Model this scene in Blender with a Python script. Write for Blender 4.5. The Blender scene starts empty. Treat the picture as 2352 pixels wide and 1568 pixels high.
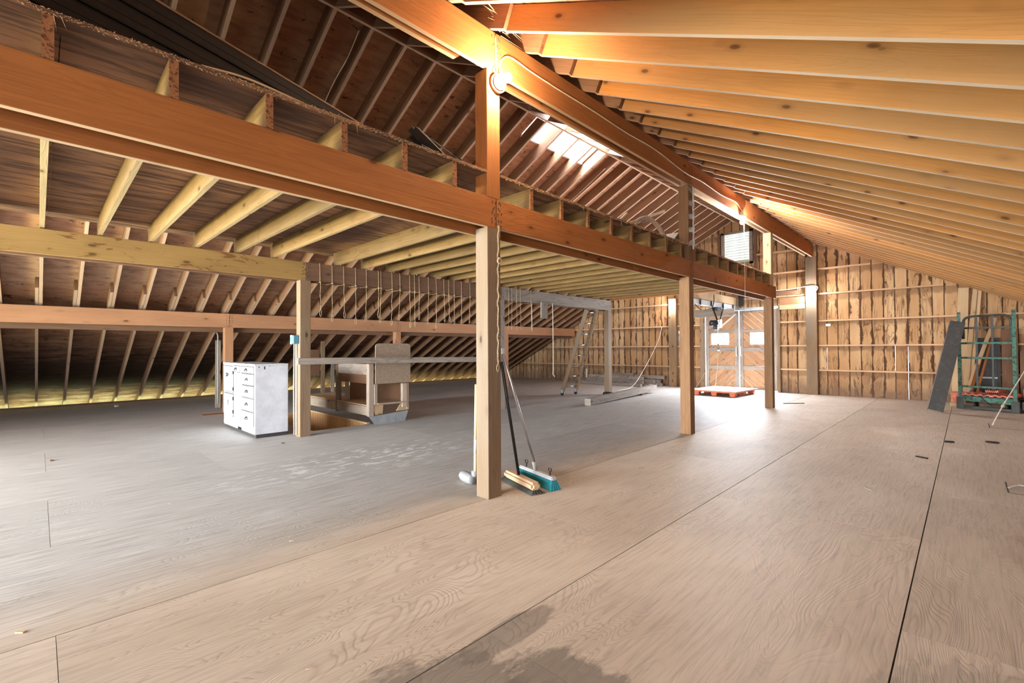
import bpy, bmesh, math, random
from mathutils import Vector, Matrix
random.seed(7)
S = bpy.context.scene
COL = S.collection

# ------------------------------------------------------------ camera, sky, big lights, exposure
CF, CW, CH = 1064.86, 2352, 1568
a, pt, ro = [math.radians(v) for v in (44.388, 0.833, -0.288)]
F0 = Vector((-math.sin(a), math.cos(a), 0)); R0 = Vector((math.cos(a), math.sin(a), 0)); U0 = Vector((0, 0, 1))
F = F0*math.cos(pt)+U0*math.sin(pt); U = -F0*math.sin(pt)+U0*math.cos(pt)
R = R0*math.cos(ro)+U*math.sin(ro); U = -R0*math.sin(ro)+U*math.cos(ro)
cam = bpy.data.cameras.new('camera'); co = bpy.data.objects.new('camera', cam); COL.objects.link(co)
m = Matrix((R, U, -F)).transposed().to_4x4(); m.translation = Vector((0, 0, 1.17)); co.matrix_world = m
cam.sensor_width = 36; cam.lens = 36*CF/CW; cam.clip_start = 0.05; cam.clip_end = 200
S.camera = co
S.view_settings.view_transform = 'Standard'; S.view_settings.look = 'None'
S.view_settings.gamma = 1; S.view_settings.use_curve_mapping = False
S.view_settings.exposure = 0.75

W = bpy.data.worlds.new('sky'); S.world = W; W.use_nodes = True
nt = W.node_tree; bg = nt.nodes['Background']
tc = nt.nodes.new('ShaderNodeTexCoord'); sp = nt.nodes.new('ShaderNodeSeparateXYZ'); cr = nt.nodes.new('ShaderNodeValToRGB')
nt.links.new(tc.outputs['Generated'], sp.inputs[0]); nt.links.new(sp.outputs['Z'], cr.inputs[0]); nt.links.new(cr.outputs[0], bg.inputs[0])
cr.color_ramp.elements[0].color = (0.86, 0.93, 1, 1); cr.color_ramp.elements[1].color = (0.72, 0.84, 1, 1); cr.color_ramp.elements[1].position = 0.9
bg.inputs[1].default_value = 4.0

def area(name, loc, target, sx, sy, power, color):
    l = bpy.data.lights.new(name, 'AREA'); l.shape = 'RECTANGLE'; l.size = sx; l.size_y = sy; l.energy = power; l.color = color
    o = bpy.data.objects.new(name, l); COL.objects.link(o); o.location = loc
    o.rotation_euler = (Vector(target)-Vector(loc)).to_track_quat('-Z', 'Y').to_euler()
    return o
# daylight of the open doorway in the near gable wall (behind the camera), its grass bounce, and the eave slot
area('doorway_sky_light', (-5.2, -4.7, 1.35), (-5.2, 7, 1.2), 6.0, 2.2, 330, (0.84, 0.92, 1.0)).data.spread = math.radians(95)
area('doorway_grass_light', (-6.2, -4.65, 0.35), (-5.4, 0.4, 3.4), 4.4, 0.5, 210, (0.98, 0.88, 0.36)).data.spread = math.radians(120)
area('eave_slot_light', (-14.15, 5.0, -0.75), (-14.0, 5.0, 0.6), 18.0, 0.5, 190, (0.93, 1.0, 0.58))
area('near_fill_light', (1.2, -4.7, 1.6), (0.2, 6, 0.2), 3.2, 1.6, 150, (1.0, 0.90, 0.78)).data.spread = math.radians(120)  # added warm fill from behind the camera, brightening the near floor
area('far_doorway_light', (-4.4, 13.2, 1.25), (-3.6, 6.0, 0.0), 1.8, 1.5, 190, (0.84, 0.91, 1.0))
area('cupola_sky_light', (-4.5, 6.17, 5.45), (-4.5, 6.17, 0), 0.9, 1.5, 420, (0.80, 0.88, 1.0))

# ------------------------------------------------------------ materials
def nodes(name):
    mt = bpy.data.materials.new(name); mt.use_nodes = True
    n = mt.node_tree; b = n.nodes['Principled BSDF']
    return mt, n, b
def N(n, t, **kw):
    x = n.nodes.new(t)
    for k, v in kw.items():
        if k in ('operation', 'blend_type', 'data_type', 'wave_type', 'bands_direction', 'feature', 'distance', 'noise_dimensions', 'attribute_name', 'interpolation'): setattr(x, k, v)
    return x
def math_(n, op, a_, b_=None, c_=None):
    x = n.nodes.new('ShaderNodeMath'); x.operation = op
    for i, v in enumerate((a_, b_, c_)):
        if v is None: continue
        if isinstance(v, (int, float)): x.inputs[i].default_value = v
        else: n.links.new(v, x.inputs[i])
    return x.outputs[0]
def vmath(n, op, a_, b_=None):
    x = n.nodes.new('ShaderNodeVectorMath'); x.operation = op
    for i, v in enumerate((a_, b_)):
        if v is None: continue
        if isinstance(v, (tuple, list)): x.inputs[i].default_value = v
        elif isinstance(v, (int, float)): x.inputs[3].default_value = v
        else: n.links.new(v, x.inputs[i])
    return x.outputs[0]
def mixc(n, fac, c1, c2, bt='MIX'):
    x = n.nodes.new('ShaderNodeMix'); x.data_type = 'RGBA'; x.blend_type = bt
    if isinstance(fac, (int, float)): x.inputs[0].default_value = fac
    else: n.links.new(fac, x.inputs[0])
    for i, c in ((6, c1), (7, c2)):
        if isinstance(c, (tuple, list)): x.inputs[i].default_value = (*c, 1) if len(c) == 3 else c
        else: n.links.new(c, x.inputs[i])
    return x.outputs[2]
def ramp(n, v, stops):
    x = n.nodes.new('ShaderNodeValToRGB'); e = x.color_ramp.elements
    while len(e) < len(stops): e.new(0.5)
    for i, (p, c) in enumerate(stops):
        e[i].position = p; e[i].color = (c, c, c, 1) if isinstance(c, (int, float)) else (*c, 1)
    n.links.new(v, x.inputs[0]); return x.outputs[0]
def noise(n, vec, scale, detail=3, rough=0.5, dist=0.0):
    x = n.nodes.new('ShaderNodeTexNoise'); x.inputs['Scale'].default_value = scale
    x.inputs['Detail'].default_value = detail; x.inputs['Roughness'].default_value = rough; x.inputs['Distortion'].default_value = dist
    n.links.new(vec, x.inputs['Vector']); return x.outputs['Fac']
def bump(n, b, h, strength, dist=0.01):
    x = n.nodes.new('ShaderNodeBump'); x.inputs['Strength'].default_value = strength; x.inputs['Distance'].default_value = dist
    n.links.new(h, x.inputs['Height']); n.links.new(x.outputs[0], b.inputs['Normal'])
def objcoord(n, rnd=True):
    t = n.nodes.new('ShaderNodeTexCoord'); v = t.outputs['Object']
    if rnd:
        oi = n.nodes.new('ShaderNodeObjectInfo')
        r = vmath(n, 'SCALE', (1, 1, 1), 1.0); nd = r.node; nd.inputs[0].default_value = (37.0, 61.0, 23.0)
        n.links.new(oi.outputs['Random'], nd.inputs[3]); v = vmath(n, 'ADD', v, r)
        return v, oi.outputs['Random']
    return v, None

WOODS = {}
def wood(name, base, dark, tint=None, knots=1.0, rough=0.75, grain=0.5, stain=0.0, staincol=(0.05, 0.03, 0.02), var=0.25, bmp=0.25):
    """planed or weathered timber, its grain along local X"""
    if name in WOODS: return WOODS[name]
    mt, n, b = nodes(name)
    v, rnd = objcoord(n)
    st = vmath(n, 'MULTIPLY', v, (0.55, 7.0, 7.0))
    fine = noise(n, vmath(n, 'MULTIPLY', v, (1.2, 55.0, 55.0)), 1.6, 4, 0.6, 0.2)
    swirl = noise(n, st, 1.0, 2, 0.4, 0.6)
    rings = math_(n, 'ABSOLUTE', math_(n, 'SUBTRACT', math_(n, 'FRACT', math_(n, 'MULTIPLY', swirl, 14.0)), 0.5))
    ringm = ramp(n, rings, ((0.0, 1.0), (0.16, 0.0)))
    col = mixc(n, math_(n, 'MULTIPLY', ringm, 0.8*grain), base, dark)
    col = mixc(n, math_(n, 'MULTIPLY', ramp(n, fine, ((0.46, 0.0), (0.57, 1.0))), 0.9*grain), col, dark)
    col = mixc(n, 0.55, col, mixc(n, ramp(n, noise(n, vmath(n, 'MULTIPLY', v, (0.8, 2.5, 2.5)), 1.3, 3), ((0.3, 0.0), (0.7, 1.0))), [c*0.72 for c in base], [min(1, c*1.18) for c in base]), 'MIX')
    if tint:
        col = mixc(n, math_(n, 'MULTIPLY', ramp(n, noise(n, vmath(n, 'MULTIPLY', v, (0.45, 1.5, 1.5)), 1.0, 3, 0.6), ((0.35, 0.0), (0.65, 1.0))), 0.85), col, tint)
    vo = n.nodes.new('ShaderNodeTexVoronoi'); vo.inputs['Scale'].default_value = 1.0
    n.links.new(vmath(n, 'ADD', vmath(n, 'MULTIPLY', v, (3.6, 8.5, 8.5)), vmath(n, 'SCALE', (1, 1, 1), 1.0)), vo.inputs['Vector'])
    kd = vo.outputs['Distance']
    sel = n.nodes.new('ShaderNodeSeparateColor'); n.links.new(vo.outputs['Color'], sel.inputs[0])
    kn = math_(n, 'MULTIPLY', ramp(n, kd, ((0.06, 1.0), (0.11, 0.8), (0.14, 0.25), (0.30, 0.0))), math_(n, 'GREATER_THAN', sel.outputs[0], 1.0-0.55*knots))
    col = mixc(n, math_(n, 'MULTIPLY', kn, 0.9), col, [c*0.35 for c in dark])
    if stain > 0:
        sn = noise(n, vmath(n, 'MULTIPLY', v, (1.6, 5.0, 5.0)), 1.6, 5, 0.65, 1.2)
        col = mixc(n, math_(n, 'MULTIPLY', ramp(n, sn, ((0.56, 0.0), (0.62, 1.0))), stain), col, staincol)
    br = math_(n, 'ADD', 1.0-var*0.5, math_(n, 'MULTIPLY', rnd, var))
    col = vmath(n, 'SCALE', col, 1.0); n.links.new(br, col.node.inputs[3])
    n.links.new(col, b.inputs['Base Color']); b.inputs['Roughness'].default_value = rough
    b.inputs['Specular IOR Level'].default_value = 0.25
    bump(n, b, math_(n, 'ADD', fine, math_(n, 'MULTIPLY', ringm, 0.4)), bmp, 0.004)
    WOODS[name] = mt; return mt

EDGE = {}
def plain(name, col, rough=0.6, metal=0.0, spec=0.4, spot=None, spotamt=0.0, scale=6.0, bmp=0.0):
    if name in WOODS: return WOODS[name]
    mt, n, b = nodes(name)
    b.inputs['Roughness'].default_value = rough; b.inputs['Metallic'].default_value = metal; b.inputs['Specular IOR Level'].default_value = spec
    v, rnd = objcoord(n, False)
    nz = noise(n, v, scale, 5, 0.6)
    c = mixc(n, ramp(n, nz, ((0.3, 0.0), (0.7, 1.0))), [x*0.85 for x in col], [min(1, x*1.1) for x in col])
    if spot: c = mixc(n, math_(n, 'MULTIPLY', ramp(n, noise(n, v, scale*2.3, 6, 0.7), ((0.52, 0.0), (0.6, 1.0))), spotamt), c, spot)
    n.links.new(c, b.inputs['Base Color'])
    if bmp: bump(n, b, nz, bmp, 0.01)
    WOODS[name] = mt; return mt
def emit(name, col, strength):
    mt, n, b = nodes(name); b.inputs['Base Color'].default_value = (*col, 1); b.inputs['Emission Color'].default_value = (*col, 1); b.inputs['Emission Strength'].default_value = strength
    return mt

M_POSTD = wood('dark_post_timber', (0.26, 0.145, 0.078), (0.11, 0.055, 0.03), knots=0.6, grain=0.8, bmp=0.5)
M_BEAM = wood('orange_fir_timber', (0.39, 0.148, 0.046), (0.15, 0.045, 0.014), knots=0.8, grain=0.45)
M_POST = wood('rough_post_timber', (0.26, 0.155, 0.08), (0.12, 0.06, 0.032), tint=(0.24, 0.19, 0.145), knots=0.6, grain=0.8, bmp=0.5)
M_YEL = wood('yellow_damp_timber', (0.33, 0.20, 0.07), (0.24, 0.125, 0.04), knots=0.8, grain=0.5, stain=0.75, staincol=(0.13, 0.045, 0.015))
M_JOIST = wood('joist_timber', (0.22, 0.135, 0.055), (0.10, 0.05, 0.02), knots=0.8, grain=0.7, stain=0.4, staincol=(0.14, 0.06, 0.025), var=0.4)
M_RAFR = wood('golden_rafter_timber', (0.43, 0.19, 0.05), (0.21, 0.075, 0.018), tint=(0.30, 0.165, 0.07), knots=1.1, grain=0.5, var=0.3)
M_RAFL = wood('brown_rafter_timber', (0.24, 0.125, 0.07), (0.10, 0.047, 0.025), knots=0.7, grain=0.6, var=0.3)
M_SAL = wood('salmon_timber', (0.44, 0.225, 0.125), (0.23, 0.10, 0.055), knots=0.7, grain=0.35)
M_GREYW = wood('grey_weathered_timber', (0.37, 0.32, 0.28), (0.16, 0.12, 0.10), knots=0.5, grain=0.8, stain=0.35, staincol=(0.10, 0.07, 0.05), rough=0.85, bmp=0.5)
M_PALE = wood('pale_new_timber', (0.58, 0.42, 0.26), (0.33, 0.20, 0.10), knots=0.6, grain=0.4)
M_BRWN = wood('brown_stained_timber', (0.22, 0.12, 0.075), (0.09, 0.045, 0.03), knots=0.5, grain=0.6)
M_STAIR = wood('clear_stair_cladding', (0.50, 0.27, 0.12), (0.30, 0.14, 0.06), knots=0.2, grain=0.5)
M_GIRT = wood('girt_timber', (0.50, 0.29, 0.15), (0.25, 0.12, 0.06), knots=0.6, grain=0.5)
EDGE.update({M_BEAM: wood('bounce_lit_sawn_edge', (0.58, 0.42, 0.29), (0.40, 0.25, 0.15), knots=0.3, grain=0.3), M_RAFR: wood('bounce_lit_rafter_edge', (0.62, 0.50, 0.40), (0.45, 0.33, 0.24), knots=0.3, grain=0.3), M_RAFL: wood('bounce_lit_brown_edge', (0.56, 0.40, 0.29), (0.38, 0.25, 0.17), knots=0.4, grain=0.4),  # most edges painted paler, standing in for floor bounce light on undersides
    M_JOIST: wood('bounce_lit_joist_edge', (0.40, 0.30, 0.17), (0.24, 0.16, 0.085), knots=0.4, grain=0.4), M_SAL: wood('salmon_edge', (0.34, 0.18, 0.12), (0.2, 0.1, 0.06), knots=0.2, grain=0.4), M_GIRT: wood('bounce_lit_girt_edge', (0.62, 0.42, 0.27), (0.38, 0.22, 0.13), knots=0.3, grain=0.4)})
M_CUT = plain('cut_end_fuzz', (0.30, 0.13, 0.06), 0.95, spot=(0.09, 0.03, 0.015), spotamt=0.9, scale=30, bmp=0.8)
M_FUZZ = plain('straw_fuzz', (0.55, 0.36, 0.22), 0.95)
M_OSB = plain('chipboard_panel', (0.36, 0.27, 0.20), 0.9, spot=(0.22, 0.155, 0.11), spotamt=0.6, scale=25, bmp=0.3)
M_BROWNPANEL = plain('brown_hardboard', (0.22, 0.12, 0.07), 0.7, scale=4)
M_WHITE = plain('worn_white_paint', (0.60, 0.62, 0.69), 0.5, spot=(0.50, 0.50, 0.54), spotamt=0.35, scale=5)
M_WHITE2 = plain('white_enamel', (0.8, 0.8, 0.8), 0.4)
M_DARKLINE = plain('dark_gap', (0.05, 0.045, 0.05), 0.9)
M_PULL = plain('tarnished_pull_metal', (0.16, 0.15, 0.16), 0.4, 0.8)
M_BLACK = plain('black_metal', (0.018, 0.017, 0.018), 0.45, 0.3)
M_DARKST = plain('dark_brown_steel', (0.016, 0.010, 0.009), 0.75, 0.0, spec=0.15, spot=(0.024, 0.014, 0.011), spotamt=0.5)
M_TROUGH = plain('charcoal_sheet_metal', (0.07, 0.072, 0.076), 0.6, 0.2, spot=(0.12, 0.11, 0.10), spotamt=0.5)
M_GREEN = plain('chipped_green_paint', (0.05, 0.16, 0.12), 0.55, 0.1, spot=(0.025, 0.02, 0.02), spotamt=0.95, scale=9)
M_CARTDK = plain('worn_dark_steel', (0.05, 0.045, 0.045), 0.5, 0.4, spot=(0.03, 0.10, 0.08), spotamt=0.5, scale=7)
M_RED = plain('faded_red_plastic', (0.62, 0.15, 0.10), 0.5, spot=(0.75, 0.42, 0.34), spotamt=0.6, scale=8)
M_ORANGE = plain('orange_plastic', (0.72, 0.19, 0.09), 0.5, spot=(0.5, 0.10, 0.05), spotamt=0.4)
M_PALTOP = plain('dusty_white_plywood', (0.62, 0.56, 0.55), 0.8, spot=(0.45, 0.36, 0.33), spotamt=0.5)
M_ALU = plain('aluminium', (0.55, 0.56, 0.58), 0.3, 0.9)
M_PALEG = wood('pale_dusty_timber', (0.50, 0.41, 0.34), (0.24, 0.17, 0.13), knots=0.5, grain=0.6, stain=0.2, rough=0.85)
M_GALV = plain('galvanised_steel', (0.42, 0.46, 0.50), 0.5, 0.4, spot=(0.30, 0.33, 0.36), spotamt=0.5)
M_BLUE = plain('blue_plastic_box', (0.10, 0.27, 0.38), 0.5)
M_BLUEW = plain('pale_blue_label', (0.45, 0.60, 0.66), 0.5)
M_TEAL = plain('teal_bristles', (0.02, 0.25, 0.32), 0.8, spot=(0.01, 0.08, 0.11), spotamt=0.8, scale=40)
M_DKBRIS = plain('dark_bristles', (0.05, 0.055, 0.05), 0.9)
M_GREYPL = plain('grey_plastic', (0.42, 0.42, 0.44), 0.5)
M_RUBBER = plain('grey_rubber_mallet', (0.25, 0.255, 0.265), 0.8)
M_CREAM = plain('cream_handle', (0.72, 0.60, 0.30), 0.5)
M_CREAMW = plain('white_handle_band', (0.78, 0.78, 0.72), 0.5)
M_ROPE = plain('natural_twine', (0.50, 0.38, 0.24), 0.95, scale=60, bmp=0.6)
M_ROPEW = plain('white_rope', (0.72, 0.68, 0.62), 0.9, scale=60, bmp=0.5)
M_CABLE = plain('cream_cable', (0.62, 0.52, 0.40), 0.5)
M_CABLEG = plain('grey_cable', (0.40, 0.36, 0.33), 0.6)
M_COB = plain('dusty_cobweb', (0.75, 0.55, 0.32), 1.0)
M_CERAM = plain('white_ceramic', (0.8, 0.76, 0.70), 0.3)
M_RUSTY = plain('brown_wood_disc', (0.32, 0.15, 0.08), 0.8)
M_BULBW = emit('warm_bulb_glow', (1.0, 0.77, 0.49), 1150)
M_BULBC = emit('cool_bulb_glow', (1.0, 0.95, 0.88), 3000)
M_BULBD = emit('far_bulb_glow', (1.0, 0.94, 0.86), 600)
M_GRASS = plain('outside_grass', (0.16, 0.26, 0.05), 1.0, scale=1.0)
M_PINK = plain('pink_label', (0.75, 0.35, 0.45), 0.5)
M_SKYW = plain('cupola_white_paint', (0.80, 0.82, 0.86), 0.6)
M_BARK = plain('grey_bark', (0.42, 0.33, 0.27), 0.95, spot=(0.2, 0.13, 0.1), spotamt=0.5, scale=20)
M_HOISTBLK = plain('hoist_black_paint', (0.03, 0.03, 0.045), 0.35, 0.3)

def glass():
    mt, n, b = nodes('window_pane_glass')
    n.nodes.remove(b); t = n.nodes.new('ShaderNodeBsdfTransparent'); g = n.nodes.new('ShaderNodeBsdfGlossy'); g.inputs['Roughness'].default_value = 0.05
    t.inputs[0].default_value = (0.93, 0.95, 0.96, 1)
    mx = n.nodes.new('ShaderNodeMixShader'); mx.inputs[0].default_value = 0.08
    n.links.new(t.outputs[0], mx.inputs[1]); n.links.new(g.outputs[0], mx.inputs[2]); n.links.new(mx.outputs[0], n.nodes['Material Output'].inputs[0])
    return mt
M_GLASS = glass()

def floor_mat():
    mt, n, b = nodes('weathered_plywood_floor')
    v, _ = objcoord(n, False)
    g = n.nodes.new('ShaderNodeNewGeometry'); ri = g.outputs['Random Per Island']
    off = vmath(n, 'SCALE', (1, 1, 1), 1.0); off.node.inputs[0].default_value = (19.0, 31.0, 0.0); n.links.new(ri, off.node.inputs[3])
    w = vmath(n, 'ADD', v, off)
    sw = noise(n, vmath(n, 'MULTIPLY', w, (3.2, 0.75, 1.0)), 1.0, 2.5, 0.45, 0.7)
    fr = math_(n, 'ABSOLUTE', math_(n, 'SUBTRACT', math_(n, 'FRACT', math_(n, 'MULTIPLY', sw, 52.0)), 0.5))
    lines = ramp(n, fr, ((0.0, 1.0), (0.26, 0.0)))
    fine = noise(n, vmath(n, 'MULTIPLY', w, (60.0, 2.6, 1.0)), 1.0, 4, 0.65)
    big = noise(n, vmath(n, 'MULTIPLY', w, (1.3, 0.6, 1.0)), 1.0, 4, 0.6, 0.5)
    base = mixc(n, ramp(n, big, ((0.3, 0.0), (0.7, 1.0))), (0.42, 0.35, 0.285), (0.56, 0.485, 0.41))
    base = mixc(n, math_(n, 'MULTIPLY', lines, ramp(n, noise(n, w, 0.9, 2), ((0.35, 0.05), (0.65, 0.45)))), base, (0.27, 0.21, 0.175))
    base = mixc(n, math_(n, 'MULTIPLY', ramp(n, fine, ((0.46, 0.0), (0.66, 1.0))), 0.32), base, (0.17, 0.135, 0.115))
    # plywood knots
    vo = n.nodes.new('ShaderNodeTexVoronoi'); n.links.new(vmath(n, 'MULTIPLY', w, (2.6, 1.7, 1.0)), vo.inputs['Vector']); vo.inputs['Scale'].default_value = 1.0
    sel = n.nodes.new('ShaderNodeSeparateColor'); n.links.new(vo.outputs['Color'], sel.inputs[0])
    kn = math_(n, 'MULTIPLY', ramp(n, vo.outputs['Distance'], ((0.05, 0.0), (0.075, 1.0), (0.10, 0.0))), math_(n, 'GREATER_THAN', sel.outputs[0], 0.78))
    base = mixc(n, math_(n, 'MULTIPLY', kn, 0.5), base, (0.2, 0.15, 0.12))
    # grey band under the loft: shade from the warm bulb painted into the colour
    x = n.nodes.new('ShaderNodeSeparateXYZ'); n.links.new(v, x.inputs[0])
    wn = noise(n, vmath(n, 'MULTIPLY', v, (0.8, 0.35, 1)), 1.0, 4, 0.6)
    gx = math_(n, 'ADD', x.outputs['X'], math_(n, 'MULTIPLY', wn, 0.5))
    greyf = ramp(n, math_(n, 'MULTIPLY', math_(n, 'ADD', gx, 6.0), 0.2), ((0.55, 1.0), (0.72, 0.0)))
    base = mixc(n, math_(n, 'MULTIPLY', greyf, 0.75), base, mixc(n, ramp(n, fine, ((0.35, 0.0), (0.65, 1.0))), (0.60, 0.595, 0.59), (0.37, 0.365, 0.36)))
    # white scuffs
    sc = noise(n, vmath(n, 'MULTIPLY', v, (9.0, 3.0, 1.0)), 1.6, 4, 0.6)
    def blob(cx, cy, rx, ry, soft0=0.6):
        d = vmath(n, 'LENGTH', vmath(n, 'MULTIPLY', vmath(n, 'SUBTRACT', v, (cx, cy, 0)), (1/rx, 1/ry, 0)))
        d = d.node.outputs['Value']
        return d
    d1 = blob(-4.6, 2.6, 0.75, 2.0)
    m1 = math_(n, 'MULTIPLY', ramp(n, d1, ((0.3, 1.0), (1.0, 0.0))), ramp(n, sc, ((0.55, 0.0), (0.58, 1.0))))
    base = mixc(n, math_(n, 'MULTIPLY', m1, 0.9), base, (0.80, 0.79, 0.77))
    # dark damp stain in the foreground, ragged along the grain
    dn = noise(n, vmath(n, 'MULTIPLY', v, (14.0, 4.5, 1.0)), 1.0, 4, 0.65)
    for cx, cy, rx, ry, amt in ((-0.98, 1.28, 0.26, 0.20, 0.75), (-1.36, 1.36, 0.08, 0.28, 0.6), (-1.2, 0.8, 0.35, 0.45, 0.7), (0.05, 1.95, 0.3, 0.5, 0.3)):
        d = math_(n, 'ADD', blob(cx, cy, rx, ry), math_(n, 'MULTIPLY', math_(n, 'SUBTRACT', dn, 0.5), 1.1))
        base = mixc(n, math_(n, 'MULTIPLY', ramp(n, d, ((0.85, 1.0), (1.0, 0.0))), amt), base, (0.135, 0.115, 0.10))
    br = math_(n, 'ADD', 0.92, math_(n, 'MULTIPLY', ri, 0.16))
    col = vmath(n, 'SCALE', base, 1.0); n.links.new(br, col.node.inputs[3])
    n.links.new(col, b.inputs['Base Color']); b.inputs['Roughness'].default_value = 0.6; b.inputs['Specular IOR Level'].default_value = 0.35
    bump(n, b, math_(n, 'ADD', math_(n, 'MULTIPLY', lines, -0.6), math_(n, 'MULTIPLY', fine, -0.9)), 0.16, 0.005)
    return mt
M_FLOOR = floor_mat()

def sheath_mat(name, low):
    """plywood roof sheathing; the low strip near the eave carries black mildew"""
    mt, n, b = nodes(name)
    v, _ = objcoord(n, False)
    fine = noise(n, vmath(n, 'MULTIPLY', v, (7.0, 1.6, 7.0)), 2.0, 5, 0.65)
    blot = noise(n, vmath(n, 'MULTIPLY', v, (1.3, 1.0, 1.3)), 1.2, 3, 0.6, 0.6)
    base = mixc(n, ramp(n, blot, ((0.3, 0.0), (0.7, 1.0))), (0.42, 0.225, 0.14), (0.60, 0.36, 0.235))
    base = mixc(n, math_(n, 'MULTIPLY', ramp(n, fine, ((0.45, 0.0), (0.75, 1.0))), 0.6), base, (0.11, 0.05, 0.035))
    spots = noise(n, vmath(n, 'MULTIPLY', v, (8.0, 5.0, 8.0)), 1.6, 4, 0.7, 0.4)
    base = mixc(n, math_(n, 'MULTIPLY', ramp(n, spots, ((0.60, 0.0), (0.66, 1.0))), 0.8), base, (0.03, 0.02, 0.02))
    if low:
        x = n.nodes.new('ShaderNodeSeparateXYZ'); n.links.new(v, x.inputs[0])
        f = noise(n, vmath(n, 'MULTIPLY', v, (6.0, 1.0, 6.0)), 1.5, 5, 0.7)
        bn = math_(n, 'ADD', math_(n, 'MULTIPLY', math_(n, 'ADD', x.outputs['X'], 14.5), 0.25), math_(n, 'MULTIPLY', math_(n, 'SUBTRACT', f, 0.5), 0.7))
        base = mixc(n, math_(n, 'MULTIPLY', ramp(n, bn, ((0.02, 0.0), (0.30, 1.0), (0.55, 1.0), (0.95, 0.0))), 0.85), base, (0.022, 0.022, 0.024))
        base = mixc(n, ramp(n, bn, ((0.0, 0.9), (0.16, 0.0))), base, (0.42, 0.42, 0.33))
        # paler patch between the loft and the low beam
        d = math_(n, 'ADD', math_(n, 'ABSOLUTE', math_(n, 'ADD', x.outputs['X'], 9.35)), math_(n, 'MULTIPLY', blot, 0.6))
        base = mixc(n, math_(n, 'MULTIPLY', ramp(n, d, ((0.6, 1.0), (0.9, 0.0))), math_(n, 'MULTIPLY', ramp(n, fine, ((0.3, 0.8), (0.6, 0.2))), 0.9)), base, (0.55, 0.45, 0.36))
    n.links.new(base, b.inputs['Base Color']); b.inputs['Roughness'].default_value = 0.85; b.inputs['Specular IOR Level'].default_value = 0.15
    return mt
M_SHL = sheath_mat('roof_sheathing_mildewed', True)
M_SHR = sheath_mat('roof_sheathing_brown', False)

def deck_mat():
    mt, n, b = nodes('loft_deck_plywood')
    v, _ = objcoord(n, False)
    fine = noise(n, vmath(n, 'MULTIPLY', v, (14.0, 1.3, 1.0)), 1.4, 5, 0.65)
    blot = noise(n, vmath(n, 'MULTIPLY', v, (0.9, 0.7, 1.0)), 1.0, 3, 0.6, 0.5)
    base = mixc(n, ramp(n, blot, ((0.35, 0.0), (0.65, 1.0))), (0.14, 0.066, 0.04), (0.38, 0.20, 0.10))
    base = mixc(n, math_(n, 'MULTIPLY', ramp(n, fine, ((0.46, 0.0), (0.58, 1.0))), 0.8), base, (0.06, 0.028, 0.02))
    n.links.new(base, b.inputs['Base Color']); b.inputs['Roughness'].default_value = 0.85
    return mt
M_DECK = deck_mat()

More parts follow.
